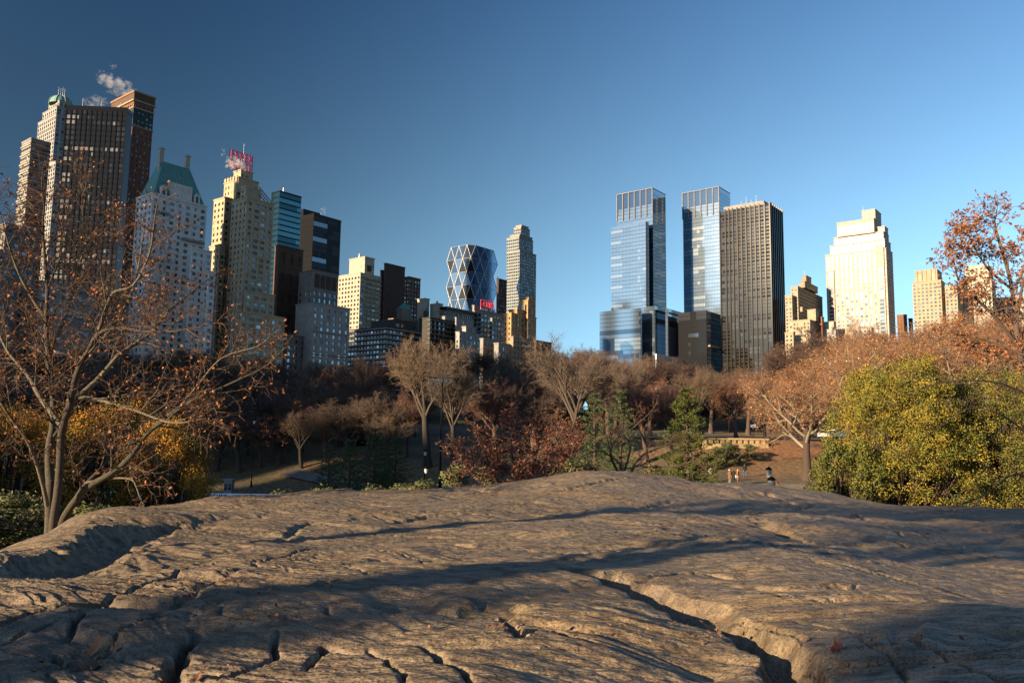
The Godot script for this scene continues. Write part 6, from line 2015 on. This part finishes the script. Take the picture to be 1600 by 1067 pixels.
func person_bones(coat: Color, legs: Color, hair: Color, pose: int) -> Array:
	var skin := Color(0.42, 0.25, 0.17); var shoe := Color(0.03, 0.025, 0.02)
	var B := []
	B.append([Vector3(0, 0.95, 0), Vector3(0, 1.15, 0), 0.145, 0.135, coat])
	B.append([Vector3(0, 1.15, 0), Vector3(0, 1.36, 0), 0.135, 0.15, coat])
	B.append([Vector3(-0.13, 1.40, 0), Vector3(0.13, 1.40, 0), 0.08, 0.08, coat])
	B.append([Vector3(0, 1.45, 0), Vector3(0, 1.54, 0.01), 0.055, 0.05, skin])
	B.append([Vector3(0, 1.59, 0.02), Vector3(0, 1.65, 0.01), 0.085, 0.092, skin])
	B.append([Vector3(0, 1.575, 0.105), Vector3(0, 1.60, 0.108), 0.014, 0.010, skin])
	B.append([Vector3(0, 1.62, -0.035), Vector3(0, 1.69, -0.01), 0.088, 0.085, hair])
	if pose != 3:
		B.append([Vector3(0, 0.95, 0), Vector3(0, 0.68, 0), 0.15, 0.17, coat])
	for s in [-1.0, 1.0]:
		var fw: float = 0.0 if pose != 3 else s * 0.16
		B.append([Vector3(s * 0.09, 0.92, 0), Vector3(s * 0.10, 0.50, 0.03 + fw), 0.088, 0.062, legs])
		B.append([Vector3(s * 0.10, 0.50, 0.03 + fw), Vector3(s * 0.10, 0.10, -0.02 + fw * 0.9), 0.06, 0.042, legs])
		B.append([Vector3(s * 0.10, 0.05, -0.04 + fw * 0.9), Vector3(s * 0.115, 0.045, 0.14 + fw * 0.9), 0.048, 0.038, shoe])
		var sh := Vector3(s * 0.19, 1.39, 0)
		var el := Vector3(s * 0.26, 1.13, -0.03); var wr := Vector3(s * 0.24, 0.90, 0.08)
		if pose == 1:      # both hands up at the face, holding a camera
			el = Vector3(s * 0.25, 1.20, 0.16); wr = Vector3(s * 0.10, 1.50, 0.22)
		elif pose == 2 and s > 0:
			el = Vector3(0.27, 1.14, 0.02); wr = Vector3(0.16, 1.05, 0.22)
		elif pose == 3:
			el.z -= s * 0.1; wr.z -= s * 0.18
		B.append([sh, el, 0.066, 0.05, coat]); B.append([el, wr, 0.05, 0.036, coat])
		var hd := (wr - el).normalized()
		B.append([wr, wr + hd * 0.08, 0.034, 0.036, skin])
		B.append([wr + hd * 0.03, wr + hd * 0.09 + Vector3(-s * 0.05, 0, 0.02), 0.014, 0.011, skin])
		for k in 4:
			var of := Vector3(0, 0, (k - 1.5) * 0.02)
			B.append([wr + hd * 0.09 + of, wr + hd * (0.16 - absf(k - 1.4) * 0.012) + of + Vector3(-s * 0.015, 0, 0), 0.0105, 0.009, skin])
	return B
func make_people() -> void:
	var cloth := mat(Color(1, 1, 1), 0.9, 0.0, true)
	for d in [[1139, 96, 110.0, Color(0.13, 0.065, 0.03), Color(0.16, 0.155, 0.15), Color(0.36, 0.32, 0.28), 0, "person in a brown coat and pale trousers with light hair"],
			[1145, 96, 160.0, Color(0.012, 0.012, 0.014), Color(0.012, 0.012, 0.014), Color(0.10, 0.05, 0.03), 1, "person in black lifting both hands to the face"],
			[1152, 96, 250.0, Color(0.24, 0.075, 0.02), Color(0.20, 0.07, 0.025), Color(0.36, 0.20, 0.08), 2, "person in a rust coloured coat carrying a pale bag"],
			[1163, 106, 185.0, Color(0.012, 0.012, 0.014), Color(0.03, 0.06, 0.16), Color(0.02, 0.015, 0.01), 3, "person walking in a black jacket and blue jeans on the shaded slope"]]:
		var o := solo("person", body_mesh(person_bones(d[3], d[4], d[5], d[6]), 0.027, cloth), d[7], "person")
		o.position = gpos(d[0], d[1])
		o.position.y += ground_lift(o.position)
		o.rotation_degrees.y = d[2]
	var b := MB.new()
	b.box(Vector3(-0.17, 0, -0.06), Vector3(0.17, 0.28, 0.06))
	var t := thing("shoulder_bag", "pale blue bag hanging beside the person in the rust coat", "bag", gpos(1150.2, 95.8) + Vector3(0, 0.75, 0), 20)
	t.position.y += ground_lift(t.position)
	part("pouch", b.mesh(mat(lin(0.38, 0.45, 0.5), 0.7)), t)
	b = MB.new()
	b.tube(PackedVector3Array([Vector3(-0.15, 0.28, 0), Vector3(-0.05, 0.62, 0), Vector3(0.05, 0.62, 0), Vector3(0.15, 0.28, 0)]), PackedFloat32Array([0.012, 0.012, 0.012, 0.012]), 5)
	part("strap", b.mesh(mat(lin(0.2, 0.22, 0.24), 0.7)), t)
	# a small brown dog on the path
	var fur := Color(0.16, 0.07, 0.03); var dk := Color(0.02, 0.016, 0.012)
	var D := [[Vector3(-0.22, 0.36, 0), Vector3(0.05, 0.37, 0), 0.10, 0.115, fur], [Vector3(0.05, 0.37, 0), Vector3(0.2, 0.40, 0), 0.12, 0.10, dk], [Vector3(0.2, 0.42, 0), Vector3(0.32, 0.55, 0), 0.075, 0.06, fur],
		[Vector3(0.34, 0.57, 0), Vector3(0.38, 0.57, 0), 0.065, 0.06, fur], [Vector3(0.40, 0.555, 0), Vector3(0.49, 0.54, 0), 0.038, 0.028, dk], [Vector3(-0.28, 0.40, 0), Vector3(-0.44, 0.52, 0), 0.028, 0.016, dk]]
	for s in [-1.0, 1.0]:
		D.append([Vector3(0.17, 0.36, s * 0.07), Vector3(0.15, 0.20, s * 0.075), 0.05, 0.034, fur]); D.append([Vector3(0.15, 0.20, s * 0.075), Vector3(0.17, 0.02, s * 0.075), 0.03, 0.026, fur])
		D.append([Vector3(-0.22, 0.36, s * 0.07), Vector3(-0.15, 0.24, s * 0.08), 0.075, 0.045, fur]); D.append([Vector3(-0.15, 0.24, s * 0.08), Vector3(-0.27, 0.15, s * 0.08), 0.038, 0.026, fur]); D.append([Vector3(-0.27, 0.15, s * 0.08), Vector3(-0.24, 0.02, s * 0.08), 0.026, 0.026, fur])
		D.append([Vector3(0.33, 0.62, s * 0.045), Vector3(0.31, 0.67, s * 0.06), 0.026, 0.012, dk])
	var dog := solo("dog", body_mesh(D, 0.024, cloth), "small brown and black dog on the sunlit path", "dog")
	dog.position = gpos(1214, 92)
	dog.position.y += ground_lift(dog.position)
	dog.rotation_degrees.y = 200
func ground_lift(p: Vector3) -> float:     # the fine unevenness that the ground sheet has over gy()
	var nz := FastNoiseLite.new()
	nz.seed = 5; nz.frequency = 0.05; nz.fractal_octaves = 4
	return nz.get_noise_2d(p.x, -p.z) * 0.25 * sstep(30, 60, -p.z)

func make_steam() -> void:
	var r := RandomNumberGenerator.new()
	r.seed = 91
	for d in [["white steam drifting from the top of the red brick tower", 540.0, 0.032, [[208, 150, 3.0], [200, 147, 4.2], [192, 141, 4.6], [184, 135, 4.6], [175, 129, 4.4], [166, 124, 4.0], [157, 119, 3.2], [176, 103, 1.6]]],
			["small white steam cloud above the black glass tower", 530.0, 0.03, [[140, 163, 2.6], [147, 158, 3.4], [154, 157, 3.0], [160, 161, 2.4]]],
			["white steam puff in front of the red roof letters", 423.0, 0.1, [[376, 259, 2.2], [371, 256, 2.6], [366, 254, 2.4], [360, 252, 2.0], [357, 257, 1.6], [348, 241, 0.9], [349, 235, 0.8]]],
			["thin steam wisp above the bronze slab tower", 565.0, 0.06, [[504, 330, 1.5], [505, 326, 1.1]]],
			["faint pink steam wisp above the golden stone tower", 710.0, 0.03, [[1441, 412, 2.2], [1438, 409, 1.7], [1444, 410, 1.6]]]]:
		var t := thing("steam_plume", d[0], "steam", at(d[3][0][0], d[3][0][1], d[1]))
		t.set_meta("kind", "stuff")
		var fm := FogMaterial.new()
		fm.density = d[2]
		fm.albedo = Color(0.97, 0.96, 0.95)
		for p in d[3]:
			var c := at(p[0], p[1], d[1]) - t.position
			for k in 26:
				var f := FogVolume.new()
				f.name = "puff"
				f.shape = RenderingServer.FOG_VOLUME_SHAPE_ELLIPSOID
				var s: float = p[2] * lerpf(0.3, 1.05, pow(r.randf(), 1.6))
				f.size = Vector3(s * r.randf_range(0.9, 1.6), s * r.randf_range(0.6, 1.0), s)
				f.position = c + rv(r) * p[2] * 1.15
				f.rotation = rv(r) * Vector3(0.4, 0.4, 0.9) + Vector3(0, 0, -0.5)
				f.material = fm
				t.add_child(f, true)

func leaf_shape(size: float, lobes: int, curl: float, seed_: int) -> ArrayMesh:
	var r := RandomNumberGenerator.new()
	r.seed = seed_
	var b := MB.new()
	var n := lobes * 2 + 1
	var L := []; var R := []; var mid := []
	for i in n + 1:
		var t := float(i) / n
		var w := sin(PI * minf(1.0, t * 0.92 + 0.06)) * (0.36 if i % 2 == 1 else 0.17) * r.randf_range(0.85, 1.15)
		if i == n:
			w = 0.01
		var y := curl * (t - 0.45) * (t - 0.45) * size
		mid.append(Vector3(t * size, y, 0))
		L.append(Vector3(t * size + (0.05 if i % 2 else 0.0) * size, y + absf(w) * curl * size * 0.5, w * size)); R.append(Vector3(t * size + (0.05 if i % 2 else 0.0) * size, y + absf(w) * curl * size * 0.5, -w * size))
	for i in n:
		b.quad(mid[i], mid[i + 1], L[i + 1], L[i]); b.quad(R[i], R[i + 1], mid[i + 1], mid[i])
	b.tube(PackedVector3Array([mid[0] - Vector3(size * 0.2, 0, 0), mid[0], mid[n]]), PackedFloat32Array([0.0016, 0.002, 0.0008]), 4)
	return b.mesh(null)
func make_leaves() -> void:
	var k := 0
	for d in [[138, 1030, 0.15, 75, 50, [0.27, 0.105, 0.036], "large curled tan oak leaf standing in the rock hollow"], [118, 1040, 0.14, 10, 12, [0.17, 0.07, 0.034], "flat brown oak leaf lying across the lip of the rock hollow"], [112, 1018, 0.17, 130, 8, [0.10, 0.04, 0.022], "dark brown leaf at the bottom of the rock hollow"], [150, 1036, 0.12, 200, 20, [0.19, 0.078, 0.034], "torn brown leaf beside the curled oak leaf"],
			[1300, 1030, 0.10, 30, 14, [0.20, 0.035, 0.02], "dark red leaf in the crease of the rock"], [1312, 1022, 0.06, 100, 30, [0.22, 0.09, 0.036], "small tan leaf above the dark red leaf"], [350, 917, 0.07, 60, 15, [0.16, 0.06, 0.026], "rust coloured leaf in the rock crack"], [340, 932, 0.06, 150, 10, [0.18, 0.075, 0.034], "pale rust leaf below the one in the rock crack"], [1420, 1012, 0.10, 20, 10, [0.24, 0.09, 0.04], "brown leaf along the thin rock joint"], [372, 786, 0.10, 45, 20, [0.2, 0.075, 0.03], "orange leaf in the small hole near the far edge of the rock"], [300, 1062, 0.08, 80, 15, [0.15, 0.065, 0.032], "brown leaf wedged in the foremost rock crack"]]:
		var q := rock_hit(d[0], d[1])
		var m := mat(lin(d[5][0], d[5][1], d[5][2]), 0.7)
		m.backlight_enabled = true
		m.backlight = Color(0.4, 0.4, 0.4)
		var lm := leaf_shape(d[2], 4, 0.9, 900 + k)
		lm.surface_set_material(0, m)
		var o := solo("fallen_leaf", lm, d[6], "leaf")
		o.position = Vector3(q.x, rock_top(q.x, q.z) + 0.012, -q.z)
		o.rotation_degrees = Vector3(0, d[3], d[4])
		k += 1

	# bits of leaf gathered in the cracks and hollows
	var r := RandomNumberGenerator.new()
	r.seed = 321
	var lit := MB.new()
	for d in [[350, 918, 0.16, 40], [330, 935, 0.2, 36], [430, 968, 0.12, 24], [455, 960, 0.1, 16], [120, 1025, 0.14, 46], [1305, 1028, 0.12, 30], [1270, 1010, 0.2, 20], [1400, 1013, 0.22, 34], [1330, 812, 0.3, 22], [378, 783, 0.3, 26], [800, 990, 0.14, 22], [905, 1000, 0.14, 18], [300, 1050, 0.12, 26], [1205, 826, 0.3, 26], [700, 960, 0.3, 20], [510, 922, 0.12, 16], [1160, 993, 0.2, 34], [1060, 950, 0.2, 30], [60, 950, 0.2, 24], [250, 908, 0.3, 20]]:
		var q := rock_hit(d[0], d[1])
		for i in d[3]:
			var x: float = q.x + r.randfn() * d[2]
			var f: float = q.z + r.randfn() * d[2]
			var c: Array = [[0.17, 0.07, 0.03], [0.22, 0.10, 0.045], [0.10, 0.05, 0.028], [0.26, 0.15, 0.075]][r.randi() % 4]
			blade(lit, Vector3(x, rock_top(x, f) + 0.008, -f), r, r.randf_range(0.015, 0.045), col3(c))
	solo("leaf_litter", lit.mesh(M.leaf), "scraps of brown leaves gathered in the rock cracks", "leaf litter", "stuff")
